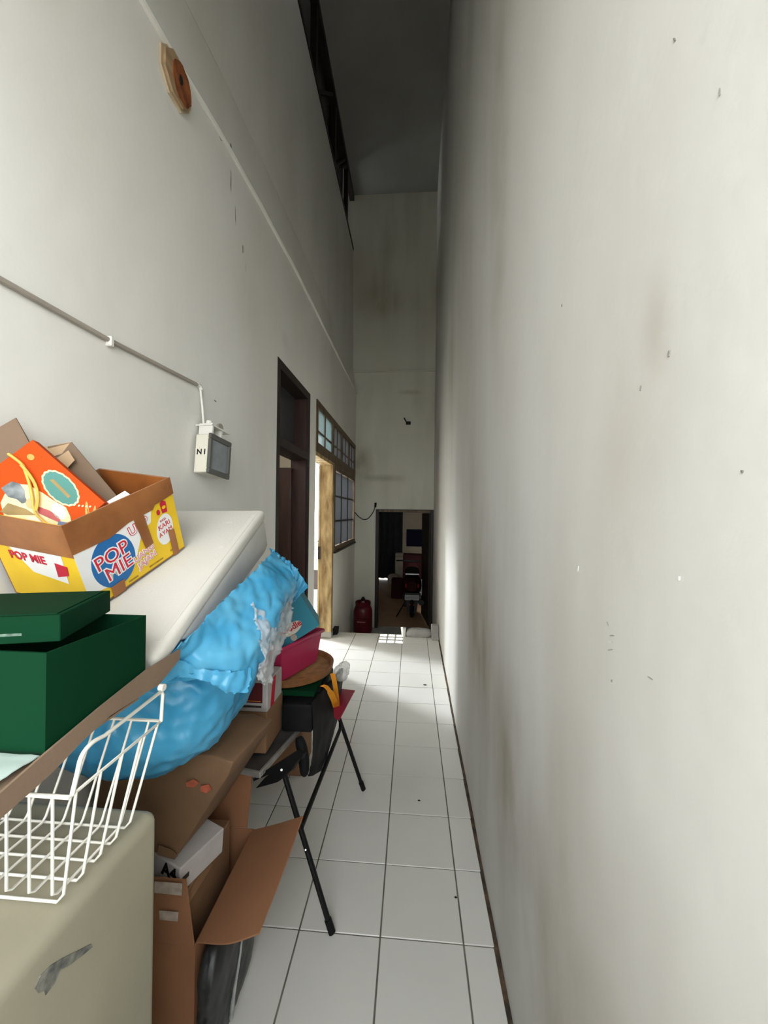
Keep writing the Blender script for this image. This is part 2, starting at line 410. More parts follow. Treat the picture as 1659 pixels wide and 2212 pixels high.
for yy_ in (Y0, YB + 0.15): obj('attic_end', B(-2.2, XL - 0.06, yy_, yy_ + 0.05, 6.2, 7.3), BLACK, cl)

# right wall, slightly uneven plaster
YR = -0.30                                            # the right wall starts here; open forecourt before it
bm = newbm(); ny, nz_ = 90, 70; g = []
for i in range(ny + 1):
    y = YR + (YB + 0.1 - YR) * i / ny; row = []
    for j in range(nz_ + 1):
        z = -0.6 + (ZC + 0.7) * (j / nz_)
        d = 0.006 * noise.noise(V(y * 0.9, z * 0.7, 1)) + 0.0025 * noise.noise(V(y * 3.1, z * 2.0, 5))
        row.append(bm.verts.new((xr(y) + d, y, z)))
    g.append(row)
for i in range(ny):
    for j in range(nz_): bm.faces.new((g[i][j], g[i][j + 1], g[i + 1][j + 1], g[i + 1][j])).smooth = True
bm.normal_update()
if next(iter(bm.faces)).normal.x > 0: bmesh.ops.reverse_faces(bm, faces=list(bm.faces))
abox(bm, 0.42, 0.60, YR, YB + 0.1, -0.6, ZC + 0.1); abox(bm, 0.325, 0.60, YR - 0.03, YR, -0.6, ZC + 0.1); abox(bm, 0.325, 0.60, Y0, YR - 0.03, 3.25, ZC + 0.1)
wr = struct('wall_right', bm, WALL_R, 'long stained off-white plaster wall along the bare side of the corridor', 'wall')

# back wall with the door hole
DX0, DX1, DZ = -0.645, 0.385, 1.665
bm = newbm()
abox(bm, -1.3, DX0, YB, YB + 0.15, -0.6, 4.12); abox(bm, DX1, 0.6, YB, YB + 0.15, -0.6, 4.12)
abox(bm, DX0, DX1, YB, YB + 0.15, DZ, 4.12); abox(bm, -1.3, 0.6, YB - 0.02, YB + 0.15, 4.12, ZC)
wb = struct('wall_back', bm, WALL_B, 'narrow back wall above the low dark door', 'wall')
obj('ledge', B(-1.1, 0.5, YB - 0.05, YB, 4.115, 4.135, 0.004, 1), WALL_B, wb)

# ceiling with an added, unseen skylight that shapes the sun patch
sx, sy = 0.15, 0.17
bm = newbm(); c = SKY_C
abox(bm, -2.3, 0.6, Y0, c.y - sy, ZC, ZC + 0.06); abox(bm, -2.3, 0.6, c.y + sy, YB + 0.3, ZC, ZC + 0.06)
abox(bm, -2.3, c.x - sx, c.y - sy, c.y + sy, ZC, ZC + 0.06); abox(bm, c.x + sx, 0.6, c.y - sy, c.y + sy, ZC, ZC + 0.06)
ce = struct('ceiling', bm, CEIL, 'high dark grey ceiling over the corridor', 'ceiling')
for t in (-0.34, 0.34): obj('added_skylight_bar', B(c.x + sx * t - 0.010, c.x + sx * t + 0.010, c.y - sy, c.y + sy, ZC + 0.01, ZC + 0.03), DARKWOOD, ce)
for t in (-0.3, 0.35): obj('added_skylight_bar', B(c.x - sx, c.x + sx, c.y + sy * t - 0.022, c.y + sy * t + 0.022, ZC + 0.01, ZC + 0.03), DARKWOOD, ce)
wf = struct('wall_front', B(-1.3, 0.6, Y0 - 0.15, Y0, 3.25, ZC + 0.06), WALL_L, 'wall over the street opening of the corridor', 'wall')
struct('floor_forecourt', B(0.40, 8, Y0, YR, -0.3, -0.02), M('forecourt concrete', (0.27, 0.265, 0.25), 0.9, 0.15), 'concrete forecourt beside the corridor mouth', 'ground')
struct('forecourt_blocker', B(0.40, 0.48, Y0, YR, -0.02, 0.95), WALL_L, 'low unseen blocker added between corridor mouth and forecourt', 'wall')  # unseen, added to cut low light from the open side
struct('mouth_blocker', B(-1.3, 0.3, Y0 - 0.1, Y0 - 0.05, 0, 1.1), DARKPANEL, 'low unseen added gate behind the viewpoint', 'blocker')  # unseen, added to keep the floor and low walls dim
struct('floor_street', B(-12, 12, -14, Y0, -0.3, -0.02), M('street concrete', (0.27, 0.265, 0.25), 0.9, 0.15), 'concrete street apron outside the corridor opening', 'ground')

# ---- dark door in the left wall
d1 = thing('door_1', 'dark brown door with a grey transom panel in the left wall', 'door', (-1.1, 3.28, 0), kind='structure')
y0, y1, zt = D1
fr = newbm()
abox(fr, -1.185, -1.015, y0, y0 + 0.06, 0, zt); abox(fr, -1.185, -1.015, y1 - 0.06, y1, 0, zt)
abox(fr, -1.185, -1.015, y0 + 0.06, y1 - 0.06, zt - 0.07, zt); abox(fr, -1.185, -1.015, y0 + 0.06, y1 - 0.06, 2.10, 2.17)
obj('door_frame', fr, DARKWOOD, d1)
obj('jamb_face', B(-1.17, -1.03, y1 - 0.075, y1 - 0.06, 0.0, 2.69), REDWOOD, d1)
obj('transom_panel', B(-1.16, -1.145, y0 + 0.06, y1 - 0.075, 2.17, 2.69), DARKGLASS, d1)
lf = obj('door_leaf', B(-1.98, -1.16, y1 - 0.115, y1 - 0.08, 0.01, 2.02, 0.003, 1), REDWOOD, d1)
for (xa, xb, za, zb) in ((-1.88, -1.28, 0.15, 0.95), (-1.88, -1.28, 1.1, 1.9)):
    obj('leaf_panel', B(xa, xb, y1 - 0.122, y1 - 0.115, za, zb, 0.003, 1), DARKPANEL, lf)
obj('hinge', tube([(-1.165, y1 - 0.118, 1.72), (-1.165, y1 - 0.118, 1.82)], 0.008), DARKPANEL, lf)
# room behind it; its far wall is cut low to let daylight in
rm = struct('wall_room', B(-2.9, -2.85, 1.9, 3.86, 0, 2.3), FARWALL, 'wall of the room behind the dark door, cut low to let daylight in', 'wall')
obj('side_panel', B(-2.9, -1.18, 3.86, 3.90, 0, 3.2), FARWALL, rm)
obj('near_panel', B(-2.9, -1.18, 1.85, 1.9, 0, 3.2), FARWALL, rm)
obj('room_ceiling', B(-2.9, -1.18, 1.85, 3.9, 3.2, 3.25), FARWALL, rm)
obj('room_floor', B(-2.9, -1.02, 1.85, 3.9, -0.1, -0.005), TILE_B, rm)

# ---- second opening with the worn yellow jamb, and the window with one long transom band
d2 = thing('door_2', 'open doorway with a worn yellow wooden jamb', 'door', (-1.1, 4.4, 0), kind='structure')
jb = obj('jamb', B(-1.185, -1.005, O2[1] - 0.03, O2[1] + 0.05, 0.02, TR[0] - 0.02, 0.006, 2), YELLOWWOOD, d2)
obj('rebate', B(-1.185, -1.165, O2[1] - 0.045, O2[1] - 0.03, 0.02, TR[0] - 0.05), YELLOWWOOD, jb)
obj('strike_plate', B(-1.183, -1.155, O2[1] - 0.05, O2[1] - 0.029, 1.0, 1.16), DARKWOOD, jb)
obj('cement_foot', B(-1.187, -1.0, O2[1] - 0.034, O2[1] + 0.055, 0.0, 0.075, 0.006, 1), CONC, d2)
obj('head', B(-1.175, -1.012, O2[0], O2[1] + 0.05, TR[0] - 0.045, TR[0], 0.004, 1), YELLOWWOOD, d2)
win = thing('window_1', 'brown wooden window with small frosted panes and a transom band', 'window', (-1.05, 5.4, W1[2]), kind='structure')
fr = newbm()
abox(fr, -1.12, -1.008, O2[0], W1[1], TR[1] - 0.07, TR[1]); abox(fr, -1.12, -1.008, O2[0], W1[1], TR[0], TR[0] + 0.10)
for y in (O2[0], 4.84, 5.47, 6.10, W1[1] - 0.07):
    abox(fr, -1.12, -1.01, y, y + 0.07, TR[0] + 0.10, TR[1] - 0.07)
obj('transom_frame', fr, BROWNWOOD, win)
for y0, y1 in ((4.06, 4.84), (4.91, 5.47), (5.54, 6.10), (6.17, 6.70)):
    ym = (y0 + y1) / 2
    for a, c in ((y0, ym - 0.015), (ym + 0.015, y1)):
        for za, zb in ((TR[0] + 0.10, 2.465), (2.485, TR[1] - 0.07)):
            obj('transom_pane', B(-1.036, -1.030, a, c, za, zb), FROSTB if y0 < 4.5 else FROST, win)
    obj('transom_mullion', B(-1.06, -1.022, ym - 0.015, ym + 0.015, TR[0] + 0.1, TR[1] - 0.07), BROWNWOOD, win)
    obj('transom_bar', B(-1.06, -1.024, y0, y1, 2.465, 2.485), BROWNWOOD, win)
fr = newbm()
abox(fr, -1.12, -1.0, W1[0], W1[1], W1[2], W1[2] + 0.05); abox(fr, -1.12, -1.012, W1[0], W1[1], TR[0] - 0.08, TR[0])
abox(fr, -1.12, -1.012, W1[0], W1[0] + 0.07, W1[2] + 0.05, TR[0] - 0.08); abox(fr, -1.12, -1.012, W1[1] - 0.06, W1[1], W1[2] + 0.05, TR[0] - 0.08)
obj('window_frame', fr, BROWNWOOD, win)
obj('window_sill', B(-1.10, -0.985, W1[0] - 0.02, W1[1], W1[2] - 0.03, W1[2], 0.004, 1), DARKWOOD, win)
yy = [W1[0] + 0.07 + (W1[1] - W1[0] - 0.13) * k / 3 for k in range(4)]
zz = [W1[2] + 0.05 + (TR[0] - 0.08 - W1[2] - 0.05) * k / 3 for k in range(4)]
for i in range(3):
    for j in range(3):
        obj('pane', B(-1.046, -1.040, yy[i] + 0.012, yy[i + 1] - 0.012, zz[j] + 0.01, zz[j + 1] - 0.01), FROST, win)
for i in (1, 2): obj('mullion', B(-1.065, -1.03, yy[i] - 0.012, yy[i] + 0.012, zz[0], zz[3]), DARKPANEL, win)
for j in (1, 2): obj('glazing_bar', B(-1.065, -1.032, yy[0], yy[3], zz[j] - 0.01, zz[j] + 0.01), DARKPANEL, win)

# ---- side yard seen through the opening
yd = struct('floor_yard', B(-9, -1.02, 3.9, 26, -0.12, -0.006), TILE_B, 'pale tiled yard beyond the open doorway', 'ground')
yw = struct('wall_yard', B(-3.95, -3.8, 3.9, 5.5, 0, 3.2), WALL_L, 'side wall of the covered yard', 'wall')
obj('far_part', B(-3.95, -3.8, 6.7, 9.5, 0, 3.2), WALL_L, yw); obj('roof', B(-2.3, -1.18, 3.9, 7.6, 3.2, 3.26), CEIL, yw)
obj('parapet', B(-3.95, -3.8, 5.5, 6.7, 0, 0.7), WALL_L, yw)
obj('behind_back_wall', B(-1.3, -1.18, 6.95, 7.8, 0, 3.2), WALL_L, yw)
WHITEP = M('white enamel', (0.75, 0.76, 0.76), 0.35, 0.05)
DARKCAB = M('dark brown cabinet', (0.05, 0.035, 0.035), 0.5, 0.2)
STEEL = M('dull steel', (0.42, 0.42, 0.42), 0.35, 0.2, 10, metal=0.8)
LEAF = M('dull green sheet', (0.12, 0.17, 0.10), 0.6, 0.3)
kt = thing('kitchen_bench', 'white topped kitchen bench with dark cabinet in the bright yard', 'bench', (-1.95, 7.6, 0))
obj('bench_top', B(-2.35, -1.70, 7.2, 8.0, 0.50, 0.74, 0.01, 2), WHITEP, kt)
obj('basin', B(-2.3, -1.74, 7.3, 7.9, 0.74, 0.86, 0.02, 2), WHITEP, kt)
obj('cabinet', B(-2.33, -1.73, 7.25, 7.95, 0.12, 0.50, 0.005, 1), DARKCAB, kt)
for x, y in ((-2.3, 7.28), (-1.77, 7.28), (-2.3, 7.9), (-1.77, 7.9)): obj('leg', B(x, x + 0.05, y, y + 0.05, 0, 0.12), DARKCAB, kt)
pt = thing('cooking_pot', 'dull steel pot on the white kitchen bench', 'pot', (-1.9, 7.4, 0.86))
obj('pot_body', lathe([(0, 0.86), (0.09, 0.86), (0.10, 0.88), (0.10, 0.98), (0.105, 0.985), (0.095, 0.985), (0.09, 0.88), (0, 0.875)], -1.86, 7.5), STEEL, pt, True)
obj('lid', lathe([(0.104, 0.987), (0.07, 1.01), (0.015, 1.02), (0.018, 1.04), (0, 1.045)], -1.86, 7.5), STEEL, pt, True)
tag(obj('leaning_board', prism([(-1.98, 8.05, 0.86), (-1.80, 8.05, 0.86), (-1.82, 8.2, 1.42), (-1.88, 8.2, 1.50)], (0, 0.02, 0)), LEAF), 'dull green board standing on end behind the kitchen bench', 'board')

# ---- far room through the back door
fr_ = struct('floor_room', B(-1.5, 1.2, 6.95, 14.5, -0.55, ZL), BROWNFLOOR, 'brown tiled floor of the dark garage beyond the back door', 'floor')
bm = newbm()
abox(bm, -1.5, -1.25, 12, 12.1, ZL, 2.6); abox(bm, -0.45, 1.6, 12, 12.1, ZL, 2.6); abox(bm, -1.25, -0.45, 12, 12.1, 1.75, 2.6)
struct('wall_garage', bm, FARWALL, 'beige end wall of the dark garage', 'wall')
struct('wall_garage_side', B(1.1, 1.2, 7.0, 12.0, ZL, 2.6), FARWALL, 'side wall of the dark garage', 'wall')
struct('wall_garage_other', B(-1.55, -1.45, 7.0, 12.1, ZL, 2.6), FARWALL, 'other side wall of the dark garage', 'wall')
struct('ceiling_garage', B(-1.55, 1.2, 7.0, 12.1, 2.6, 2.66), CEIL, 'low ceiling of the dark garage', 'ceiling')
CURT = M('black curtain cloth', (0.012, 0.012, 0.014), 0.9, 0.3)
rows = []
for z in (1.9, 1.2, 0.4, ZL + 0.03):
    rows.append([(-1.42 + 1.14 * i / 30.0, 11.95 + 0.03 * math.sin(i * 1.25), z + (0.02 * noise.noise(V(i * 0.7, 0, 0)) if z < 0 else 0)) for i in range(31)])
cu_ = thing('curtain', 'black pleated curtain over the far end of the dark garage', 'curtain', (-0.9, 11.9, ZL))
obj('cloth', sheet(rows, 2, 3, amp=0.004, freq=3, th=0.004), CURT, cu_, True, 80)
obj('rail', tube([(-1.44, 11.95, 1.91), (-0.2, 11.95, 1.91)], 0.014), STEEL, cu_, True)
NAVY = M('navy painted board', (0.002, 0.002, 0.012), 0.7, 0.1, spec=0.1)
tag(obj('notice_board', B(-0.16, 0.37, 11.96, 11.998, 0.58, 1.11, 0.006, 1), NAVY), 'dark navy square board hung on the beige garage wall', 'board')
PALEC = M('pale carton', (0.42, 0.36, 0.29), 0.8, 0.15)
pc = thing('carton_stack', 'pale carton standing in the dark garage beside the curtain', 'carton', (-0.3, 11.3, ZL))
obj('box_body', B(-0.47, -0.10, 11.2, 11.6, ZL, 0.42, 0.01, 1), PALEC, pc); obj('flap', panel([(-0.47, 11.2, 0.42), (-0.10, 11.2, 0.42), (-0.12, 11.05, 0.36), (-0.45, 11.05, 0.36)], 0.006), PALEC, pc)
tag(obj('white_sack', blob((-0.50, 11.0, -0.30), (0.17, 0.15, 0.17), 0.02, 6, 3, 4, zmin=ZL), PALEC, None, True), 'pale crumpled sack on the garage floor by the carton', 'sack')
DRED = M('dark red paint', (0.022, 0.001, 0.0015), 0.6, 0.15, spec=0.1)
rb = thing('red_cabinet', 'dark red cabinet standing in the garage behind the motorcycle', 'cabinet', (0.05, 9.9, ZL))
obj('cabinet_body', B(-0.21, 0.32, 9.7, 10.1, ZL + 0.03, 0.56, 0.02, 2), DRED, rb)
obj('door_panel', B(-0.17, 0.28, 9.688, 9.70, ZL + 0.08, 0.50, 0.006, 1), DRED, rb); obj('handle', tube([(-0.14, 9.675, 0.0), (-0.14, 9.675, 0.12)], 0.008), STEEL, rb)
tag(obj('red_crate', B(-0.47, -0.20, 9.2, 9.5, ZL, 0.02, 0.02, 2), DRED), 'low dark red crate beside the red cabinet', 'crate')

# ---- back door frame and the opened leaf
d3 = thing('door_3', 'low dark wooden door frame with its leaf opened into the garage', 'door', (-0.13, YB, ZL), kind='structure')
fr = newbm()
abox(fr, DX0, DX0 + 0.055, YB - 0.012, YB + 0.14, ZL, DZ); abox(fr, DX1 - 0.055, DX1, YB - 0.012, YB + 0.14, ZL, DZ)
abox(fr, DX0 + 0.055, DX1 - 0.055, YB - 0.012, YB + 0.14, DZ - 0.05, DZ)
obj('door_frame', fr, DARKWOOD, d3)
obj('head_strip', B(DX0 + 0.06, DX1 - 0.06, YB - 0.016, YB - 0.011, DZ - 0.045, DZ - 0.012), BROWNWOOD, d3)
ang = math.radians(83.5); hx, hy = DX1 - 0.055, YB + 0.14
mt = Matrix.Translation((hx, hy, 0)) @ Matrix.Rotation(-ang, 4, 'Z')
bm = newbm(); abox(bm, -0.90, 0, -0.02, 0.02, ZL + 0.02, DZ - 0.06, mtx=mt); lf3 = obj('door_leaf', bm, DARKWOOD, d3)
CHROME = M('satin silver handle', (0.85, 0.85, 0.83), 0.35, 0.03)
lx, ly = hx - 0.90 * math.cos(ang), hy + 0.90 * math.sin(ang)          # free edge of the leaf
ln_ = V(-math.sin(ang), -math.cos(ang), 0); la = V(hx, hy, 0) + V(-math.cos(ang), math.sin(ang), 0) * 0.84    # face normal, handle point
def lp(o_, a_, z_): return la + ln_ * o_ + V(-math.cos(ang), math.sin(ang), 0) * a_ + V(0, 0, z_)
h3 = obj('handle_plate', prism([lp(0.021, -0.03, -0.05), lp(0.021, 0.03, -0.05), lp(0.021, 0.03, 0.27), lp(0.021, -0.03, 0.27)], ln_ * 0.016), CHROME, lf3)
obj('lever', tube([lp(0.03, 0, 0.155), lp(0.09, 0, 0.155), lp(0.105, -0.02, 0.156), lp(0.115, -0.11, 0.16)], 0.014), CHROME, h3, True)
obj('lock_cylinder', tube([lp(0.03, 0, 0.0), lp(0.06, 0, 0.0)], 0.024, 12), CHROME, h3, True)
h4 = obj('handle_plate', prism([lp(-0.021, -0.03, -0.05), lp(-0.021, 0.03, -0.05), lp(-0.021, 0.03, 0.27), lp(-0.021, -0.03, 0.27)], ln_ * -0.016), CHROME, lf3)
obj('lever', tube([lp(-0.03, 0, 0.155), lp(-0.09, 0, 0.155), lp(-0.105, -0.02, 0.156), lp(-0.11, -0.11, 0.16)], 0.012), CHROME, h4, True)

# ---- motorcycle, seen from behind
RUB = M('black rubber', (0.004, 0.004, 0.0045), 0.7, 0.2, spec=0.2); BLKP = M('black plastic', (0.005, 0.005, 0.0055), 0.5, 0.2, spec=0.25)
mc = thing('motorcycle', 'dark red scooter parked in the garage, tail and number plate towards the door', 'motorcycle', (0.03, 8.1, ZL))
cx = 0.02
def wheel(y, r, name):
    g = newbm()
    ring = [V(cx, y + (r - 0.045) * math.cos(2 * PI * k / 32), ZL + r + (r - 0.045) * math.sin(2 * PI * k / 32)) for k in range(32)]
    tube(ring, 0.045, 10, g, closed=True); o = obj(name, g, RUB, mc, True)
    obj('rim', tube([V(cx, y + (r - 0.10) * math.cos(2 * PI * k / 24), ZL + r + (r - 0.10) * math.sin(2 * PI * k / 24)) for k in range(24)], 0.016, 8, closed=True), STEEL, o, True)
    for k in range(5):
        a = 2 * PI * k / 5
        obj('spoke', tube([(cx, y, ZL + r), (cx, y + (r - 0.1) * math.cos(a), ZL + r + (r - 0.1) * math.sin(a))], 0.012, 6), STEEL, o)
wheel(7.62, 0.27, 'rear_wheel'); wheel(8.88, 0.27, 'front_wheel')
obj('mudguard', prism([(cx - 0.09, 7.40, -0.30), (cx + 0.09, 7.40, -0.30), (cx + 0.12, 7.44, -0.05), (cx + 0.14, 7.46, 0.06), (cx - 0.14, 7.46, 0.06), (cx - 0.12, 7.44, -0.05)], (0, 0.03, 0.0)), BLKP, mc)
pl = obj('number_plate', B(cx - 0.138, cx + 0.138, 7.385, 7.392, -0.065, 0.038, 0.003, 1), M('grey number plate', (0.34, 0.35, 0.35), 0.5, 0.1), mc)
obj('plate_strip', B(cx - 0.12, cx + 0.12, 7.383, 7.386, -0.022, -0.016), DARKPANEL, pl)
obj('reflector', B(cx - 0.045, cx + 0.045, 7.37, 7.395, -0.165, -0.135, 0.005, 1), M('red reflector', (0.75, 0.05, 0.04), 0.2, 0.1), mc)
tl_ = newbm()
for (y, hw, z0, z1) in ((7.40, 0.10, 0.06, 0.30), (7.55, 0.17, 0.02, 0.34), (7.95, 0.19, -0.06, 0.36), (8.25, 0.17, -0.12, 0.26)):
    pass
secs = [(7.40, 0.09, 0.10, 0.28), (7.50, 0.16, 0.06, 0.33), (7.75, 0.19, -0.02, 0.36), (8.05, 0.18, -0.12, 0.34), (8.30, 0.16, -0.2, 0.2)]
rg = []
for y, hw, z0, z1 in secs:
    zc, hz = (z0 + z1) / 2, (z1 - z0) / 2; r_ = []
    for k in range(16):
        a = 2 * PI * k / 16; s = (abs(math.cos(a)) ** 3 + abs(math.sin(a)) ** 3) ** (-1 / 3.0)
        r_.append(tl_.verts.new((cx + hw * s * math.cos(a), y, zc + hz * s * math.sin(a))))
    rg.append(r_)
for a, c in zip(rg, rg[1:]):
    for k in range(16): tl_.faces.new((a[k], a[(k + 1) % 16], c[(k + 1) % 16], c[k]))
tl_.faces.new(rg[0]); tl_.faces.new(rg[-1]); bmesh.ops.recalc_face_normals(tl_, faces=tl_.faces)
tb = obj('tail_body', tl_, DRED, mc, True)
RLAMP = M('red tail lamp', (0.30, 0.02, 0.02), 0.2, 0.1)
for s in (-1, 1): obj('tail_lamp', blob((cx + s * 0.10, 7.455, 0.20), (0.035, 0.03, 0.05), 0, 1, 0, 3), RLAMP, tb, True)
obj('seat', blob((cx, 7.95, 0.40), (0.15, 0.42, 0.07), 0, 1, 0, 4, power=3), RUB, mc, True)
obj('grab_rail', tube([(cx - 0.13, 7.75, 0.38), (cx - 0.12, 7.48, 0.42), (cx + 0.12, 7.48, 0.42), (cx + 0.13, 7.75, 0.38)], 0.014), STEEL, mc, True)
obj('exhaust', tube([(cx + 0.15, 8.1, -0.2), (cx + 0.17, 7.9, -0.2), (cx + 0.18, 7.45, -0.12)], [0.025, 0.05, 0.055], 12), BLKP, mc, True)
obj('swing_arm', B(cx - 0.16, cx - 0.09, 7.6, 8.2, -0.25, -0.13, 0.02, 2), BLKP, mc)
obj('footboard', B(cx - 0.19, cx + 0.19, 8.2, 8.6, -0.25, -0.18, 0.02, 2), BLKP, mc)
obj('front_shield', prism([(cx - 0.20, 8.6, -0.2), (cx + 0.20, 8.6, -0.2), (cx + 0.16, 8.62, 0.35), (cx + 0.08, 8.62, 0.5), (cx - 0.08, 8.62, 0.5), (cx - 0.16, 8.62, 0.35)], (0, 0.08, 0.0)), DRED, mc)
obj('fork', tube([(cx, 8.66, 0.45), (cx, 8.86, -0.18)], 0.035), BLKP, mc, True)
hb = obj('handlebar', tube([(cx - 0.34, 8.45, 0.56), (cx - 0.2, 8.58, 0.55), (cx, 8.62, 0.53), (cx + 0.2, 8.58, 0.55), (cx + 0.34, 8.45, 0.56)], 0.018), BLKP, mc, True)
obj('kickstand', tube([(cx - 0.12, 7.95, -0.2), (cx - 0.30, 7.6, ZL + 0.01)], 0.012), BLKP, mc, True)

# ---- gas cylinder, cable, hook
GRED = M('deep red enamel', (0.085, 0.003, 0.008), 0.35, 0.2, 6, spec=0.35)
gc = thing('gas_cylinder', 'deep red gas cylinder with a black regulator beside the back door', 'gas cylinder', (-0.80, 6.42, ZL))
gx, gy = -0.80, 6.42
obj('cylinder_body', lathe([(0, -0.43), (0.12, -0.43), (0.145, -0.40), (0.157, -0.36), (0.158, -0.17), (0.154, -0.165), (0.154, -0.15), (0.158, -0.145), (0.155, -0.05), (0.145, 0.0), (0.12, 0.045), (0.07, 0.07), (0.03, 0.078), (0, 0.08)], gx, gy, 40), GRED, gc, True)
obj('foot_ring', lathe([(0.12, -0.45), (0.125, -0.45), (0.125, -0.40), (0.12, -0.40), (0.12, -0.45)], gx, gy), GRED, gc, True)
obj('collar', lathe([(0.105, 0.04), (0.125, 0.05), (0.13, 0.11), (0.125, 0.115), (0.12, 0.11), (0.115, 0.05), (0.105, 0.04)], gx, gy), GRED, gc, True)
vl = obj('valve', lathe([(0, 0.07), (0.03, 0.07), (0.03, 0.10), (0.018, 0.105), (0.018, 0.13), (0, 0.13)], gx, gy, 14), STEEL, gc, True)
obj('regulator', lathe([(0, 0.125), (0.03, 0.125), (0.035, 0.135), (0.035, 0.16), (0.022, 0.17), (0.022, 0.185), (0, 0.187)], gx, gy, 16), BLKP, vl, True)
LETW = M('white print', (0.7, 0.66, 0.64), 0.6, 0.1)
obj('print_band', prism([(gx - 0.075, gy - 0.143, -0.205), (gx + 0.06, gy - 0.150, -0.205), (gx + 0.06, gy - 0.150, -0.185), (gx - 0.075, gy - 0.143, -0.185)], (0, -0.012, 0)), M('faded print', (0.34, 0.12, 0.13), 0.6, 0.5, 40), gc)
cb = spline([(-1.02, 6.835, 1.605), (-0.948, 6.835, 1.528), (-0.864, 6.835, 1.479), (-0.781, 6.835, 1.497), (-0.699, 6.835, 1.597), (-0.651, 6.84, 1.72)], 6)
ca = thing('hanging_cable', 'thin black cable sagging from the window corner to above the back door', 'cable', (-0.85, 6.84, 1.48))
obj('wire', tube(cb, 0.008, 6), RUB, ca, True); obj('plug', tube([(-0.653, 6.838, 1.70), (-0.648, 6.838, 1.78)], 0.018, 8), RUB, ca, True)
hk = thing('wall_hook', 'small dark bent hook high on the back wall', 'hook', (-0.1, 6.84, 3.2))
obj('arm', tube([(-0.158, 6.80, 3.285), (-0.128, 6.80, 3.225), (-0.10, 6.82, 3.20)], 0.011, 6), BLKP, hk); obj('base', B(-0.125, -0.04, 6.80, 6.85, 3.17, 3.225, 0.008, 1), BLKP, hk)
GREYP = M('grey stained plaster sack', (0.33, 0.325, 0.30), 0.6, 0.15, 8, bump=0.4, bscale=30)
tag(obj('cement_sack', blob((0.105, 5.02, 0.045), (0.155, 0.055, 0.055), 0.012, 12, 4, 4, zmin=0.0, power=4), GREYP, None, True), 'limp grey sack lying along the floor edge before the back door', 'sack')
tag(obj('white_block', prism([(-0.125, 4.990, 0.108), (-0.059, 4.990, 0.110), (-0.068, 4.99, 0.0), (-0.112, 4.99, 0.0)], (0, 0.05, 0.0)), M('pale plastic block', (0.55, 0.58, 0.55), 0.5, 0.06)), 'small pale upright block at the end of the grey sack', 'block')
cbk = thing('concrete_kerb', 'low grey concrete kerb in the corner by the right wall and back door', 'kerb', (0.31, 5.03, 0))
obj('kerb_top', B(0.265, 0.362, 4.98, 5.08, 0.0, 0.155, 0.008, 1), CONC, cbk); obj('kerb_toe', B(0.272, 0.36, 4.88, 4.98, 0.0, 0.03, 0.006, 1), CONC, cbk)
tag(obj('door_wedge', prism([(-1.015, 4.94, 0.0), (-0.955, 4.97, 0.0), (-0.955, 5.07, 0.0), (-1.015, 5.07, 0.0)], (0.0, 0.03, 0.075)), RUB), 'small black wedge on the floor at the foot of the yellow jamb', 'wedge')

# ---- wall fittings near the camera
CONDUIT = M('dusty grey conduit', (0.36, 0.32, 0.27), 0.7, 0.15); WHITEPL = M('white plastic', (0.74, 0.72, 0.66), 0.5, 0.06)
cd = thing('wall_conduit', 'thin grey conduit running along the wall to the floodlight', 'conduit', (-1.01, 1.2, 2.15))
obj('pipe', tube([(-1.01, Y0 + 0.1, 2.13), (-1.01, 0.6, 2.148), (-1.01, 1.2, 2.155), (-1.01, 1.735, 2.183)], 0.008, 8), CONDUIT, cd, True)
obj('clip', B(-1.02, -0.998, 1.20, 1.216, 2.135, 2.168, 0.003, 1), WHITEPL, cd)
obj('elbow', tube([(-1.01, 1.732, 2.184), (-1.008, 1.75, 2.182), (-1.005, 1.758, 2.168)], 0.0095, 8), WHITEPL, cd, True)
obj('drop_wire', tube([(-1.008, 1.756, 2.17), (-1.003, 1.765, 2.09), (-0.998, 1.775, 1.985), (-0.98, 1.785, 1.972)], 0.0055, 8), WHITEPL, cd, True)
CREAM = M('cream enamel', (0.72, 0.69, 0.58), 0.45, 0.06); GREYF = M('dark grey rim', (0.10, 0.10, 0.09), 0.5, 0.1); LGLASS = M('dull lamp glass', (0.22, 0.24, 0.25), 0.25, 0.12, 20)
fl = thing('floodlight', 'cream wall floodlight with grey glass front and bracket', 'floodlight', (-0.98, 1.77, 1.77))
tl = Matrix.Translation((-0.95, 1.78, 1.85)) @ Matrix.Rotation(math.radians(-6), 4, 'X') @ Matrix.Rotation(math.radians(-6), 4, 'Z')
def flb(x0, x1, y0, y1, z0, z1, bev=0.003): return abox(newbm(), x0, x1, y0, y1, z0, z1, bev, 1, tl)
obj('housing', flb(-0.045, 0.022, -0.08, 0.08, -0.09, 0.09, 0.004), CREAM, fl)
rim = newbm()
abox(rim, 0.022, 0.036, -0.085, 0.085, 0.07, 0.094, 0.003, 1, tl); abox(rim, 0.022, 0.036, -0.085, 0.085, -0.094, -0.07, 0.003, 1, tl)
abox(rim, 0.022, 0.036, -0.085, -0.065, -0.07, 0.07, 0.003, 1, tl); abox(rim, 0.022, 0.036, 0.065, 0.085, -0.07, 0.07, 0.003, 1, tl)
obj('front_rim', rim, GREYF, fl); obj('glass', flb(0.022, 0.027, -0.065, 0.065, -0.07, 0.07, 0.001), LGLASS, fl)
obj('marking', text_bm('N I', 0.035, tl @ frame_matrix(V(-0.012, -0.0802, 0.005), (1, 0, 0), (0, 0, 1)), offset=0.001), BLKP, fl)
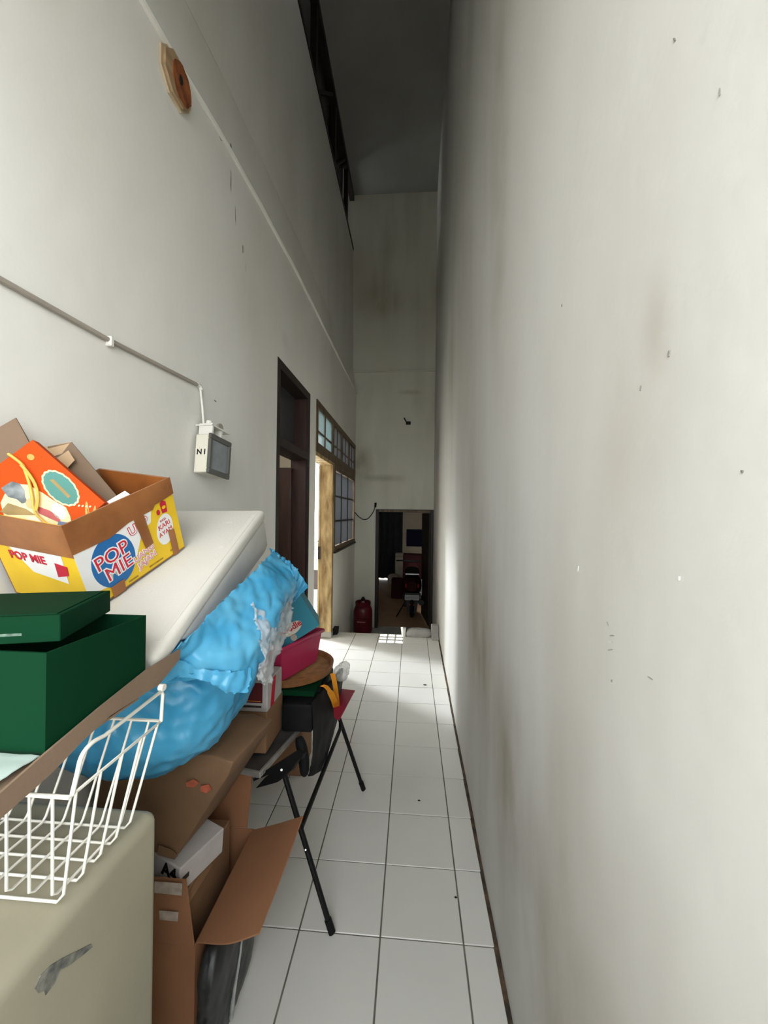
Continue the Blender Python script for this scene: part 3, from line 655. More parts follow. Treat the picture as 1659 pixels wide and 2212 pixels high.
bk = newbm(); abox(bk, -0.05, 0.02, -0.055, -0.045, 0.09, 0.15, 0, 1, tl); abox(bk, -0.05, 0.01, 0.03, 0.04, 0.09, 0.15, 0, 1, tl); abox(bk, -0.066, 0.02, -0.06, 0.09, 0.138, 0.144, 0, 1, tl)
obj('bracket', bk, WHITEPL, fl)
obj('cable_gland', tube([tl @ V(-0.01, -0.04, 0.09), tl @ V(-0.01, -0.04, 0.165)], 0.014, 10), WHITEPL, fl, True)
obj('wing_nut', lathe([(0, -0.006), (0.022, -0.006), (0.022, 0.006), (0, 0.006)], 0, 0, 12, mtx=tl @ Matrix.Translation((-0.01, 0.045, 0.16)) @ Matrix.Rotation(PI / 2, 4, 'Y')), CONDUIT, fl, True)
obj('wall_screw_bolt', tube([tl @ V(-0.075, 0.0, 0.141), tl @ V(-0.02, 0.0, 0.141)], 0.006, 8), GREYF, fl)
# octagonal wooden junction box with rusty centre
OAK = M('bleached wood', (0.40, 0.27, 0.15), 0.7, 0.25, 6, stretch=(1, 1, 6)); RUST = M('orange rust', (0.19, 0.045, 0.015), 0.8, 0.55, 14, bump=0.5, col2=(0.36, 0.11, 0.03)); PALEW = M('pale wood edge', (0.55, 0.44, 0.30), 0.7, 0.2, 12)
oc = thing('junction_box', 'octagonal wooden junction box with a rusty centre high on the wall', 'junction box', (-1.01, 1.54, 3.39))
def octa(r, x, sq=1.0, cy=1.54, cz=3.40): return [(x, cy + r * math.cos(PI / 8 + k * PI / 4) * sq, cz + r * math.sin(PI / 8 + k * PI / 4)) for k in range(8)]
obj('backing', prism(octa(0.105, -1.019), (0.010, 0, 0)), PALEW, oc); obj('lid', prism(octa(0.095, -1.009), (0.012, 0, 0), bev=0.003), OAK, oc)
obj('rust_disc', prism([(-0.997, 1.562 + 0.066 * math.cos(t * PI / 10) * (1 + 0.06 * math.sin(t * 3.1)), 3.405 + 0.078 * math.sin(t * PI / 10) * (1 + 0.05 * math.cos(t * 2.3))) for t in range(20)], (0.003, 0, 0)), RUST, oc)
obj('hole', prism([(-0.994, 1.55 + 0.012 * math.cos(t * PI / 4), 3.41 + 0.02 * math.sin(t * PI / 4)) for t in range(8)], (0.002, 0, 0)), DARKWOOD, oc)
# chips and scratches in the plaster
CHIP = M('grey bare plaster', (0.34, 0.33, 0.30), 0.9, 0.4, 25); CHIPD = M('dark plaster crack', (0.20, 0.19, 0.17), 0.9, 0.3, 30); RELIEF = M('raised plaster', (0.62, 0.61, 0.58), 0.8, 0.1)
def chipL(cy, cz, w_, h_, mat, n=9, seed=1, rot=0.0, x=XL):
    rnd = random.Random(seed); pts = []
    for k in range(n):
        t = 2 * PI * k / n; r = rnd.uniform(0.6, 1.1); a, c = w_ * r * math.cos(t), h_ * r * math.sin(t)
        pts.append((x - 0.001, cy + a * math.cos(rot) - c * math.sin(rot), cz + a * math.sin(rot) + c * math.cos(rot)))
    return prism(pts, (0.0025, 0, 0)), mat
for i, (cy, cz, w_, h_, mat, rot) in enumerate(((1.93, 3.545, 0.035, 0.016, CHIP, 0.2), (1.995, 3.565, 0.03, 0.01, CHIP, 0.3), (2.07, 3.58, 0.022, 0.006, CHIPD, -0.4), (2.05, 3.42, 0.006, 0.07, CHIP, 0.05),
        (2.11, 3.27, 0.005, 0.06, CHIP, 0.1), (2.21, 3.15, 0.006, 0.028, CHIPD, 0.1), (2.25, 3.06, 0.01, 0.03, RELIEF, 0.1), (1.917, 2.16, 0.012, 0.004, CHIPD, -0.2), (2.05, 3.60, 0.008, 0.02, CHIPD, 0.4))):
    b_, mt_ = chipL(cy, cz, w_, h_, mat, 9, i + 3, rot); obj('plaster_chip', b_, mt_, wl)
def chipR(cy, cz, w_, h_, mat, rot, seed):
    rnd = random.Random(seed); pts = []
    d = 0.006 * noise.noise(V(cy * 0.9, cz * 0.7, 1)) + 0.0025 * noise.noise(V(cy * 3.1, cz * 2.0, 5))
    for k in range(8):
        t = 2 * PI * k / 8; r = rnd.uniform(0.7, 1.1); a, c = w_ * r * math.cos(t), h_ * r * math.sin(t)
        a *= 0.7; c *= 0.7; pts.append((xr(cy) + d + 0.002, cy + a * math.cos(rot) - c * math.sin(rot), cz + a * math.sin(rot) + c * math.cos(rot)))
    obj('plaster_scratch', prism(pts, (-0.0035, 0, 0)), mat, wr)
for i, a in enumerate(((0.668, 1.41, 0.008, 0.0018, CHIP, 0.5), (0.655, 1.395, 0.011, 0.0016, CHIP, -0.3), (0.66, 1.383, 0.011, 0.0018, RELIEF, -0.3), (0.66, 1.37, 0.013, 0.002, CHIP, -0.4), (0.793, 1.485, 0.003, 0.009, RELIEF, 0.3),
        (0.495, 1.515, 0.002, 0.004, RELIEF, 0.2), (0.514, 2.20, 0.0015, 0.006, CHIPD, -0.4), (0.439, 2.05, 0.0012, 0.007, CHIP, 0), (0.406, 1.636, 0.0018, 0.0022, CHIPD, 0), (0.653, 1.322, 0.0018, 0.003, CHIPD, 0), (0.90, 2.068, 0.002, 0.005, CHIPD, 0), (0.584, 1.776, 0.0012, 0.006, CHIPD, 0.2), (0.52, 1.80, 0.004, 0.007, CHIP, 0.3), (0.55, 1.37, 0.010, 0.001, CHIP, 0))):
    chipR(*a, i)

# ================================================================ the pile along the left wall
CARD = M('brown cardboard', (0.235, 0.125, 0.062), 0.8, 0.10, 5, bump=0.06, bscale=120)
CARDR = M('reddish cardboard', (0.285, 0.13, 0.062), 0.8, 0.10, 5, bump=0.06, bscale=120)
CARDG = M('greyish cardboard', (0.20, 0.135, 0.088), 0.85, 0.08, 5, bump=0.06, bscale=120)
CARDD = M('dark cardboard', (0.17, 0.095, 0.05), 0.8, 0.12, 6)
KRAFT = M('kraft paper', (0.17, 0.095, 0.048), 0.75, 0.15, 7, bump=0.25, bscale=18)
# ---- refrigerator
ENAM = M('cream enamel dusty', (0.31, 0.285, 0.205), 0.45, 0.10, 4, bump=0.04, bscale=90)
rf = thing('refrigerator', 'cream enamelled refrigerator standing against the wall under a wire basket', 'refrigerator', (-0.76, 0.35, 0))
obj('body', B(-1.01, -0.495, -0.05, 0.737, 0.04, 1.0, 0.022, 4), ENAM, rf, True, 50)
obj('plinth', B(-0.99, -0.52, 0.0, 0.70, 0.0, 0.045), BLKP, rf)
SCUFF = M('grey scuff', (0.10, 0.105, 0.10), 0.7, 0.4, 60, col2=(0.22, 0.215, 0.18))
X5 = -0.4952
obj('scuff_mark', prism([(-0.494, 0.481, 0.951), (-0.494, 0.489, 0.959), (-0.494, 0.504, 0.955), (-0.494, 0.522, 0.944), (-0.494, 0.546, 0.927), (-0.494, 0.572, 0.909), (-0.494, 0.575, 0.901), (-0.494, 0.558, 0.908), (-0.494, 0.534, 0.920), (-0.494, 0.519, 0.931), (-0.494, 0.510, 0.922), (-0.494, 0.497, 0.922), (-0.494, 0.495, 0.931), (-0.494, 0.487, 0.937)], (-0.001, 0, 0)), SCUFF, rf)

# ---- wire basket on the refrigerator
WIRE = M('white coated wire', (0.72, 0.70, 0.62), 0.4, 0.05)
bs = thing('wire_basket', 'white coated wire basket standing on the cream refrigerator', 'basket', (-0.76, 0.62, 1.005))
xa, xb = -0.97, -0.500; zb, zr = 1.008, 1.165; yn, yf = 0.535, 0.745; ynb, yfb = 0.537, 0.672; xab, xbb = -0.95, -0.508
rimp = [(xb, yn, zr), (xb, yf, zr), (xa, yf, zr), (xa, yn, zr)]
obj('rim_wire', tube(rimp, 0.0034, 8, closed=True), WIRE, bs, True, 60)
for k in range(5):                                   # across, bent up at both ends
    t = k / 4; y = ynb + (yfb - ynb) * t; yr = yn + 0.012 + (yf - yn - 0.024) * t
    obj('cross_wire', tube([(xb, yr, zr), (xbb, y, zb + 0.012), (xbb - 0.01, y, zb), (xab + 0.01, y, zb), (xab, y, zb + 0.012), (xa, yr, zr)], 0.0024, 6), WIRE, bs, True, 60)
for k in range(12):                                  # along, bent up at both ends
    x = xbb - 0.018 - (xbb - xab - 0.036) * k / 11
    obj('upright_wire', tube([(x, yn, zr), (x, ynb, zb + 0.01), (x, ynb + 0.008, zb + 0.004), (x, yfb - 0.008, zb + 0.004), (x, yfb, zb + 0.01), (x, yf, zr)], 0.0022, 6), WIRE, bs, True, 60)
obj('handle_loop', tube(spline([(xb, yn + 0.005, zr), (xb, 0.548, 1.19), (xb, 0.556, 1.213), (xb, 0.575, 1.222), (xb, 0.60, 1.219)], 4) + [Vector((xb, 0.744, 1.226)), Vector((xb, 0.748, 1.218)), Vector((xb, 0.744, zr))], 0.0034, 8), WIRE, bs, True, 60)
obj('handle_knob', tube([(xb - 0.006, 0.747, 1.232), (xb + 0.004, 0.747, 1.232)], 0.007, 10), WIRE, bs, True)

# ---- cardboard sheet over the basket
cs = thing('cardboard_sheet', 'greyish brown cardboard sheet lying over the wire basket under the green box', 'cardboard', (-0.7, 0.6, 1.23))
obj('sheet_top', panel([(-0.95, 0.43, 1.231), (-0.516, 0.43, 1.231), (-0.516, 0.70, 1.233), (-0.95, 0.70, 1.233)], 0.004), CARDG, cs)
obj('folded_edge', prism([(-0.514, 0.420, 1.228), (-0.514, 0.420, 1.201), (-0.514, 0.451, 1.198), (-0.514, 0.520, 1.209), (-0.514, 0.574, 1.225), (-0.514, 0.630, 1.236), (-0.514, 0.759, 1.233), (-0.514, 0.826, 1.258), (-0.514, 0.829, 1.280), (-0.514, 0.720, 1.278), (-0.514, 0.605, 1.261), (-0.514, 0.502, 1.242), (-0.514, 0.451, 1.231)], (-0.004, 0, 0)), CARDG, cs)
FILM = M('pale green film', (0.62, 0.75, 0.70), 0.35, 0.1, 20, trans=0.2)
tag(obj('plastic_film', sheet([[(-0.90, 0.435, 1.240), (-0.70, 0.43, 1.244), (-0.525, 0.44, 1.240)], [(-0.90, 0.47, 1.241), (-0.70, 0.47, 1.242), (-0.525, 0.475, 1.241)], [(-0.90, 0.513, 1.239), (-0.70, 0.513, 1.239), (-0.525, 0.513, 1.239)]], 8, 6, amp=0.003, freq=30), FILM, None, True, 60), 'pale green crinkled plastic film on the cardboard sheet before the green box', 'film')

# ---- green gift box with lid
GREEN = M('bottle green card', (0.0022, 0.030, 0.0115), 0.7, 0.12, 3, spec=0.06); GREEND = M('green card inside', (0.002, 0.02, 0.008), 0.7, 0.1, spec=0.2)
gb = thing('green_box', 'open bottle green gift box with its lid pushed aside', 'box', (-0.7, 0.60, 1.242))
gx0, gx1, gy0, gy1, gz0, gz1, th = -0.92, -0.522, 0.518, 0.726, 1.236, 1.383, 0.004
obj('bottom', B(gx0, gx1, gy0, gy1, gz0, gz0 + th), GREEND, gb)
for a in ((gx0, gx1, gy0, gy0 + th), (gx0, gx1, gy1 - th, gy1), (gx0, gx0 + th, gy0 + th, gy1 - th), (gx1 - th, gx1, gy0 + th, gy1 - th)):
    obj('side', B(a[0], a[1], a[2], a[3], gz0 + th, gz1), GREEN, gb)
lm = Matrix.Translation((-0.540, 0.558, 1.386)) @ Matrix.Rotation(math.radians(17), 4, 'Z') @ Matrix.Rotation(math.radians(2), 4, 'X')
ld = obj('lid', abox(newbm(), -0.38, 0, 0, 0.165, 0.0, 0.041, 0.0012, 1, lm), GREEN, gb)
obj('lid_top', abox(newbm(), -0.372, -0.008, 0.008, 0.157, 0.041, 0.0425, 0, 1, lm), GREEN, ld)
obj('lid_print', abox(newbm(), -0.095, -0.050, -0.0006, 0.0, 0.012, 0.016, 0, 1, lm), M('grey green print', (0.10, 0.16, 0.12), 0.6, 0.6, 120), ld)

# ---- styrofoam box lying on its slope
FOAM = M('white styrofoam', (0.62, 0.60, 0.54), 0.7, 0.05, 3, bump=0.10, bscale=160); FOAMS = M('film wrapped styrofoam', (0.62, 0.61, 0.57), 0.3, 0.08, 6, bump=0.1, bscale=20)
N_ = V(-0.527, 0.757, 1.283); A_ = V(-0.556, 1.419, 1.601)
su = (A_ - N_).normalized(); sw = V(1, 0, 0); sw = (sw - su * sw.dot(su)).normalized(); sn = sw.cross(su)
sm = Matrix.Identity(4)
for i in range(3): sm[i][0], sm[i][1], sm[i][2], sm[i][3] = sw[i], su[i], sn[i], N_[i]
SL = (A_ - N_).length
sf = thing('styrofoam_box', 'large white styrofoam box lying tilted on the blue plastic bag', 'styrofoam box', (-0.75, 1.05, 1.2))
obj('box_body', prism([sm @ V(-0.006, y_, z_) for y_, z_ in ((0.10, -0.044), (SL - 0.006, -0.044), (SL - 0.012, -0.15), (SL - 0.05, -0.158), (0.30, -0.125), (0.14, -0.075))], sm.to_3x3() @ V(-0.43, 0, 0), bev=0.006), FOAMS, sf, True, 50)
obj('lid_slab', abox(newbm(), -0.445, 0.0, 0.0, SL, -0.045, 0.0, 0.016, 4, sm), FOAM, sf, True, 50)
obj('raised_rim', abox(newbm(), -0.030, -0.014, 0.05, SL - 0.05, -0.002, 0.0015, 0.001, 1, sm), FOAM, sf)
for (x, y) in ((-0.10, 0.62), (-0.16, 0.22), (-0.06, 0.45)):
    obj('dent', abox(newbm(), x, x + 0.02, y, y + 0.012, -0.001, 0.0008, 0, 1, sm), FOAMS, sf)

# ---- noodle carton: brown taped rim, yellow and white print
YEL = M('yellow carton print', (0.72, 0.47, 0.015), 0.5, 0.10, 9); WHT = M('white carton print', (0.72, 0.72, 0.70), 0.5, 0.05, 7)
TAPE = M('brown packing tape', (0.24, 0.083, 0.024), 0.28, 0.2, 9, bump=0.12, bscale=25, col2=(0.33, 0.13, 0.04)); BLUEP = M('blue print', (0.008, 0.12, 0.34), 0.5, 0.08); REDP = M('red print', (0.48, 0.012, 0.035), 0.5, 0.08); PINKP = M('pink print', (0.62, 0.28, 0.28), 0.5, 0.15, 30)
TAPEIN = M('tape inside', (0.28, 0.09, 0.022), 0.32, 0.25, 9, bump=0.2, bscale=16)
Bn = V(-0.760, 0.873, 1.347); Bf = V(-0.704, 1.149, 1.477)
cu2 = (Bf - Bn).normalized(); cn = (sn + V(0.05, 0, 0)); cn = (cn - cu2 * cn.dot(cu2)).normalized(); cw = cu2.cross(cn)   # outwards (+x)
CLn = (Bf - Bn).length; CH = 0.229; CW = 0.245
cm = Matrix.Identity(4)
for i in range(3): cm[i][0], cm[i][1], cm[i][2], cm[i][3] = cu2[i], cn[i], cw[i], Bn[i]      # x along, y up, z outwards
ct = thing('noodle_carton', 'open yellow noodle carton with brown taped rim on the styrofoam box', 'carton', (-0.82, 0.95, 1.36))
def cbx(x0, x1, y0, y1, z0, z1): return abox(newbm(), x0, x1, y0, y1, z0, z1, 0, 1, cm)
t_ = 0.004
obj('bottom', cbx(0, CLn, 0, t_, -CW, 0), CARD, ct)
obj('side_wall', cbx(0, CLn, t_, CH, -t_, 0), YEL, ct)
obj('side_wall', cbx(0, CLn, t_, CH, -CW, -CW + t_), CARD, ct)
obj('end_wall', cbx(0, t_, t_, CH, -CW + t_, -t_), YEL, ct)
obj('end_wall', cbx(CLn - t_, CLn, t_, CH, -CW + t_, -t_), CARD, ct)
# print on the corridor side
f_ = cm @ Matrix.Translation((0, 0, 0.0))
L_ = CLn
obj('white_field', flat([(0, 0.045), (0.05, 0.035), (0.105, 0.045), (0.15, 0.07), (0.18, 0.12), (0.215, 0.135), (0.225, 0.165), (0, 0.165)], f_), WHT, ct)
obj('blue_disc', flat(ell(0.086, 0.090, 0.060, 0.070, 36), f_, 0.0009, 0.0013), BLUEP, ct)
tr_ = math.radians(6)
for s_, y_, x_ in (('POP', 0.106, 0.083), ('MIE', 0.066, 0.092)):
    fm = f_ @ Matrix.Translation((x_, y_, 0.0018)) @ Matrix.Rotation(tr_, 4, 'Z')
    obj('lettering', text_bm(s_, 0.052, fm @ Matrix.Translation((0, 0, 0.0)), 0.0003, 0.0032), WHT, ct)
    obj('lettering', text_bm(s_, 0.052, fm @ Matrix.Translation((0, 0, 0.0006)), 0.0003, 0.0), REDP, ct)
fm = f_ @ Matrix.Translation((0.172, 0.052, 0.0016)) @ Matrix.Rotation(math.radians(10), 4, 'Z')
obj('lettering', text_bm('UANG\nJAJAN', 0.024, fm, 0.0003, 0.0022), WHT, ct); obj('lettering', text_bm('UANG\nJAJAN', 0.024, fm @ Matrix.Translation((0, 0, 0.0005)), 0.0003, 0.0006), PINKP, ct)
fm = f_ @ Matrix.Translation((0.175, 0.142, 0.0016)) @ Matrix.Rotation(math.radians(8), 4, 'Z')
obj('lettering', text_bm('U  P', 0.036, fm, 0.0003, 0.0020), REDP, ct); obj('lettering', text_bm('U  P', 0.036, fm @ Matrix.Translation((0, 0, 0.0006)), 0.0003, 0.0), WHT, ct)
obj('white_oval', flat(ell(0.255, 0.093, 0.030, 0.046, 32, -0.25), f_, 0.0009, 0.0013), WHT, ct)
for s_, y_, z_ in (('RASA', 0.123, 0.0095), ('KARI', 0.106, 0.021), ('AYAM', 0.085, 0.019)):
    fm = f_ @ Matrix.Translation((0.255, y_, 0.0018)) @ Matrix.Rotation(math.radians(6), 4, 'Z')
    obj('lettering', text_bm(s_, z_, fm, 0.0003, 0.0), REDP, ct)
obj('red_cup', flat([(0.259, 0.142), (0.277, 0.140), (0.279, 0.170), (0.268, 0.178), (0.257, 0.172)], f_, 0.0009, 0.0013), REDP, ct)
obj('cup_label', flat(ell(0.268, 0.157, 0.007, 0.005, 14), f_, 0.0014, 0.0017), YEL, ct)
obj('red_dot', flat(ell(0.246, 0.150, 0.006, 0.008, 14), f_, 0.0009, 0.0013), REDP, ct)
for x_, y_, w_ in ((0.20, 0.012, 0.05), (0.12, 0.010, 0.03), (0.27, 0.018, 0.03)): obj('small_print', flat([(x_ - w_ / 2, y_), (x_ + w_ / 2, y_), (x_ + w_ / 2, y_ + 0.004), (x_ - w_ / 2, y_ + 0.004)], f_, 0.0009, 0.0012), M('olive small print', (0.30, 0.19, 0.02), 0.6, 0.5, 150), ct)
# tape: band round the rim and strips down the side
obj('rim_tape', flat([(-0.002, 0.158), (0.09, 0.152), (0.15, 0.165), (0.23, 0.166), (0.24, 0.176), (L_ + 0.002, 0.182), (L_ + 0.002, CH + 0.003), (-0.002, CH + 0.003)], f_, 0.0016, 0.0024), TAPE, ct)
fe = cm @ Matrix.Translation((0, 0, -CW)) @ Matrix.Rotation(-PI / 2, 4, 'Y')      # near end face
obj('end_white_field', flat([(0.10, 0.085), (0.20, 0.07), (0.21, 0.165), (0.04, 0.165)], fe), WHT, ct)
obj('lettering', text_bm('POP MIE', 0.03, fe @ Matrix.Translation((0.10, 0.125, 0.0014)), 0.0003, 0.001), REDP, ct)
obj('red_cup', flat([(0.175, 0.085), (0.21, 0.095), (0.215, 0.12), (0.18, 0.125)], fe, 0.0009, 0.0013), REDP, ct)
obj('rim_tape', flat([(-0.002, 0.148), (CW + 0.002, 0.150), (CW + 0.002, CH + 0.003), (-0.002, CH + 0.003)], fe, 0.0016, 0.0024), TAPE, ct)
obj('rim_tape', cbx(L_ - t_ - 0.001, L_ - t_, 0.10, CH + 0.001, -CW + t_, -t_), TAPEIN, ct)
obj('rim_tape', cbx(t_, L_ - t_, 0.13, CH + 0.001, -t_ - 0.001, -t_), TAPEIN, ct)
obj('rim_tape', cbx(0, L_, CH, CH + 0.0015, -t_ - 0.001, 0.002), TAPE, ct); obj('rim_tape', cbx(L_ - t_ - 0.001, L_ + 0.002, CH, CH + 0.0015, -CW, -t_ - 0.001), TAPE, ct)
for pts in ([(0.165, 0.168), (0.198, 0.168), (0.205, 0.075), (0.178, 0.072)], [(0.055, 0.03), (0.095, 0.03), (0.09, -0.001), (0.055, -0.001)], [(0.262, 0.085), (0.285, 0.08), (0.285, -0.001), (0.262, -0.001)]):
    obj('tape_strip', flat(pts, f_, 0.0024, 0.0030), TAPE, ct)

# ---- things standing in the noodle carton
ORG = M('orange gift bag paper', (0.52, 0.062, 0.003), 0.6, 0.06, 4, spec=0.12); CREAMP = M('cream print', (0.78, 0.62, 0.33), 0.55, 0.12, 14); TEALP = M('teal print', (0.045, 0.20, 0.165), 0.5, 0.15, 10); ROPE = M('yellow cord', (0.74, 0.44, 0.09), 0.7, 0.15, 40)
GOLDP = M('gold print', (0.80, 0.30, 0.05), 0.5, 0.2, 20); GREYBL = M('slate print', (0.10, 0.13, 0.15), 0.5, 0.5, 30, col2=(0.3, 0.33, 0.33)); ROSEP = M('rose print', (0.45, 0.075, 0.07), 0.5, 0.25, 22); OFFW = M('off-white print', (0.70, 0.64, 0.52), 0.5, 0.15, 20); BLUEG = M('blue grey print', (0.13, 0.17, 0.27), 0.5, 0.15); TANP = M('tan print', (0.62, 0.38, 0.17), 0.5, 0.1); OLIVE = M('olive print', (0.28, 0.19, 0.06), 0.55, 0.3, 15)
ob = thing('gift_bag', 'orange printed paper gift bag with yellow cord handles lying in the noodle carton', 'gift bag', (-0.88, 0.90, 1.45))
# frame of the bag front: x towards its bottom-right corner, y towards its top corner
pT = V(*(-0.927, 0.875, 1.760)); pR = V(*(-0.780, 0.925, 1.609)); pB = V(*(-0.947, 0.848, 1.488))
bu = (pR - pT).normalized(); bv = (pB - pT); bv = (bv - bu * bv.dot(bu)).normalized()
bn = bv.cross(bu)
if bn.y > 0: bn = -bn
gm = Matrix.Identity(4)
for i in range(3): gm[i][0], gm[i][1], gm[i][2], gm[i][3] = bu[i], bv[i], bn[i], pT[i]
BL_ = (pR - pT).length
if gm.to_3x3().determinant() < 0: gm = gm @ Matrix.Scale(-1, 4, V(0, 0, 1))
sg = 1 if (gm.to_3x3() @ V(0, 0, 1)).y < 0 else -1
def gflat(pts, k): return prism([gm @ V(x, y, sg * 0.0004 * k) for x, y in pts], (gm.to_3x3() @ V(0, 0, sg)) * 0.0004)
bw = 0.32
obj('bag_body', prism([gm @ V(x, y, 0) for x, y in ((0, 0), (BL_, 0), (BL_, 0.10), (BL_ - 0.01, 0.175), (BL_ * 0.62, 0.195), (BL_ * 0.3, 0.17), (0, 0.13))], (gm.to_3x3() @ V(0, 0, -sg)) * 0.03), ORG, ob)
obj('cream_field', gflat([(0.060, 0.13), (0.060, 0.095), (0.075, 0.082), (0.11, 0.075), (0.14, 0.072), (0.168, 0.066), (0.19, 0.075), (0.212, 0.090), (0.226, 0.112), (0.242, 0.135), (0.238, 0.16), (0.215, 0.178), (0.18, 0.184), (0.15, 0.182), (0.10, 0.168), (0.07, 0.15)], 1), CREAMP, ob)
obj('seal_border', gflat(ell(0.126, 0.041, 0.052, 0.029, 54, 0.12, 0.025, 17), 1), CREAMP, ob)
obj('green_seal', gflat(ell(0.126, 0.041, 0.047, 0.0255, 54, 0.12, 0.025, 17), 2), TEALP, ob)
obj('seal_print', gflat([(0.095, 0.043), (0.10, 0.036), (0.155, 0.040), (0.155, 0.047)], 3), OLIVE, ob)
obj('sun_dot', gflat(ell(0.029, 0.032, 0.008, 0.007, 16), 1), GOLDP, ob)
for (x, y, a, b_, r) in ((0.21, 0.045, 0.03, 0.004, 0.7), (0.225, 0.05, 0.028, 0.003, 0.5), (0.22, 0.035, 0.02, 0.003, 0.9), (0.235, 0.06, 0.02, 0.003, 0.4)):
    obj('gold_swirl', gflat(ell(x, y, a, b_, 20, r), 1), GOLDP, ob)
for (x, y) in ((0.184, 0.044), (0.190, 0.039), (0.196, 0.034), (0.202, 0.029)): obj('small_mark', gflat(ell(x, y, 0.0022, 0.003, 8), 2), CREAMP, ob)
obj('hair_shape', gflat([(0.045, 0.125), (0.047, 0.10), (0.062, 0.092), (0.08, 0.096), (0.092, 0.106), (0.105, 0.112), (0.10, 0.122), (0.085, 0.122), (0.07, 0.130)], 2), GREYBL, ob)
obj('face_shape', gflat(ell(0.112, 0.110, 0.013, 0.0095, 20, 0.5), 3), TANP, ob)
obj('wing_shape', gflat([(0.08, 0.14), (0.115, 0.125), (0.14, 0.122), (0.10, 0.16), (0.085, 0.165)], 2), OLIVE, ob)
obj('sleeve_shape', gflat([(0.125, 0.105), (0.15, 0.095), (0.175, 0.092), (0.19, 0.10), (0.165, 0.108), (0.14, 0.115)], 2), ROSEP, ob)
obj('cuff_shape', gflat([(0.182, 0.100), (0.20, 0.088), (0.208, 0.094), (0.205, 0.108), (0.19, 0.112)], 3), BLUEG, ob)
obj('bodice_shape', gflat([(0.13, 0.135), (0.15, 0.122), (0.175, 0.125), (0.165, 0.145), (0.14, 0.15)], 3), OFFW, ob)
obj('skirt_shape', gflat([(0.165, 0.145), (0.185, 0.125), (0.21, 0.118), (0.236, 0.128), (0.238, 0.145), (0.22, 0.16), (0.195, 0.162), (0.175, 0.16)], 2), ROSEP, ob)
obj('fold_shape', gflat([(0.205, 0.135), (0.23, 0.138), (0.236, 0.15), (0.22, 0.15)], 3), OFFW, ob)
obj('scarf_shape', gflat([(0.15, 0.17), (0.17, 0.162), (0.20, 0.17), (0.222, 0.165), (0.21, 0.18), (0.175, 0.186)], 2), OFFW, ob)
obj('fan_shape', gflat(ell(0.165, 0.083, 0.022, 0.013, 20, 0.3), 2), OFFW, ob)
def gpt(x, y, h): return gm @ V(x, y, sg * h)
obj('cord_handle', tube(spline([gpt(-0.004, 0.058, 0.004), gpt(0.015, 0.055, 0.010), gpt(0.038, 0.055, 0.012), gpt(0.06, 0.066, 0.010), gpt(0.082, 0.080, 0.007), gpt(0.11, 0.10, 0.006)], 4), 0.0034, 6), ROPE, ob, True)
obj('cord_handle', tube(spline([gpt(0.036, 0.056, 0.014), gpt(0.06, 0.060, 0.012), gpt(0.09, 0.071, 0.009), gpt(0.115, 0.088, 0.010), gpt(0.135, 0.112, 0.010)], 4), 0.0034, 6), ROPE, ob, True)
obj('cord_tassel', tube(spline([gpt(0.11, 0.098, 0.010), gpt(0.135, 0.115, 0.011), gpt(0.16, 0.12, 0.007), gpt(0.185, 0.118, 0.006)], 4), 0.0026, 6), ROPE, ob, True)
# two cardboard offcuts and a printed paper behind the bag
TAN = M('pale tan card', (0.50, 0.34, 0.20), 0.8, 0.08, 6)
tag(obj('cardboard_offcut', panel([(-1.018, 0.868, 1.781), (-0.983, 0.887, 1.816), (-0.956, 0.897, 1.757), (-0.904, 0.908, 1.649), (-1.012, 0.868, 1.589)], 0.005), CARDG), 'brown cardboard offcut sticking up behind the orange gift bag', 'cardboard')
c2 = thing('small_carton', 'small brown carton with a tan sticker standing in the noodle carton behind the gift bag', 'carton', (-0.85, 1.02, 1.48))
obj('carton_face', panel([(-1.012, 1.000, 1.763), (-0.959, 1.020, 1.779), (-0.833, 1.030, 1.632), (-0.811, 1.020, 1.587), (-0.869, 0.990, 1.541)], 0.005), CARDG, c2)
obj('carton_side', panel([(-1.029, 0.995, 1.760), (-0.959, 1.020, 1.781), (-0.963, 1.015, 1.753), (-0.996, 0.990, 1.731)], 0.004), TAN, c2)
obj('sticker', panel([(-0.972, 0.985, 1.730), (-0.944, 0.992, 1.753), (-0.925, 0.992, 1.726), (-0.941, 0.985, 1.702)], 0.001), TAN, c2)
pp = thing('printed_paper', 'folded white paper with black strokes tucked into the noodle carton', 'paper', (-0.78, 0.96, 1.5))
obj('paper_sheet', panel([(-0.827, 0.930, 1.582), (-0.773, 0.985, 1.642), (-0.744, 0.985, 1.623), (-0.733, 0.960, 1.557), (-0.811, 0.910, 1.534)], 0.002), M('white paper', (0.74, 0.73, 0.76), 0.6, 0.05), pp)
obj('ink_stroke', panel([(-0.820, 0.925, 1.592), (-0.797, 0.930, 1.597), (-0.793, 0.940, 1.596), (-0.802, 0.928, 1.585), (-0.817, 0.922, 1.578)], 0.0006), BLKP, pp)
obj('ink_stroke', panel([(-0.794, 0.935, 1.602), (-0.789, 0.945, 1.603), (-0.775, 0.950, 1.589), (-0.780, 0.948, 1.588), (-0.788, 0.940, 1.597)], 0.0006), BLKP, pp)

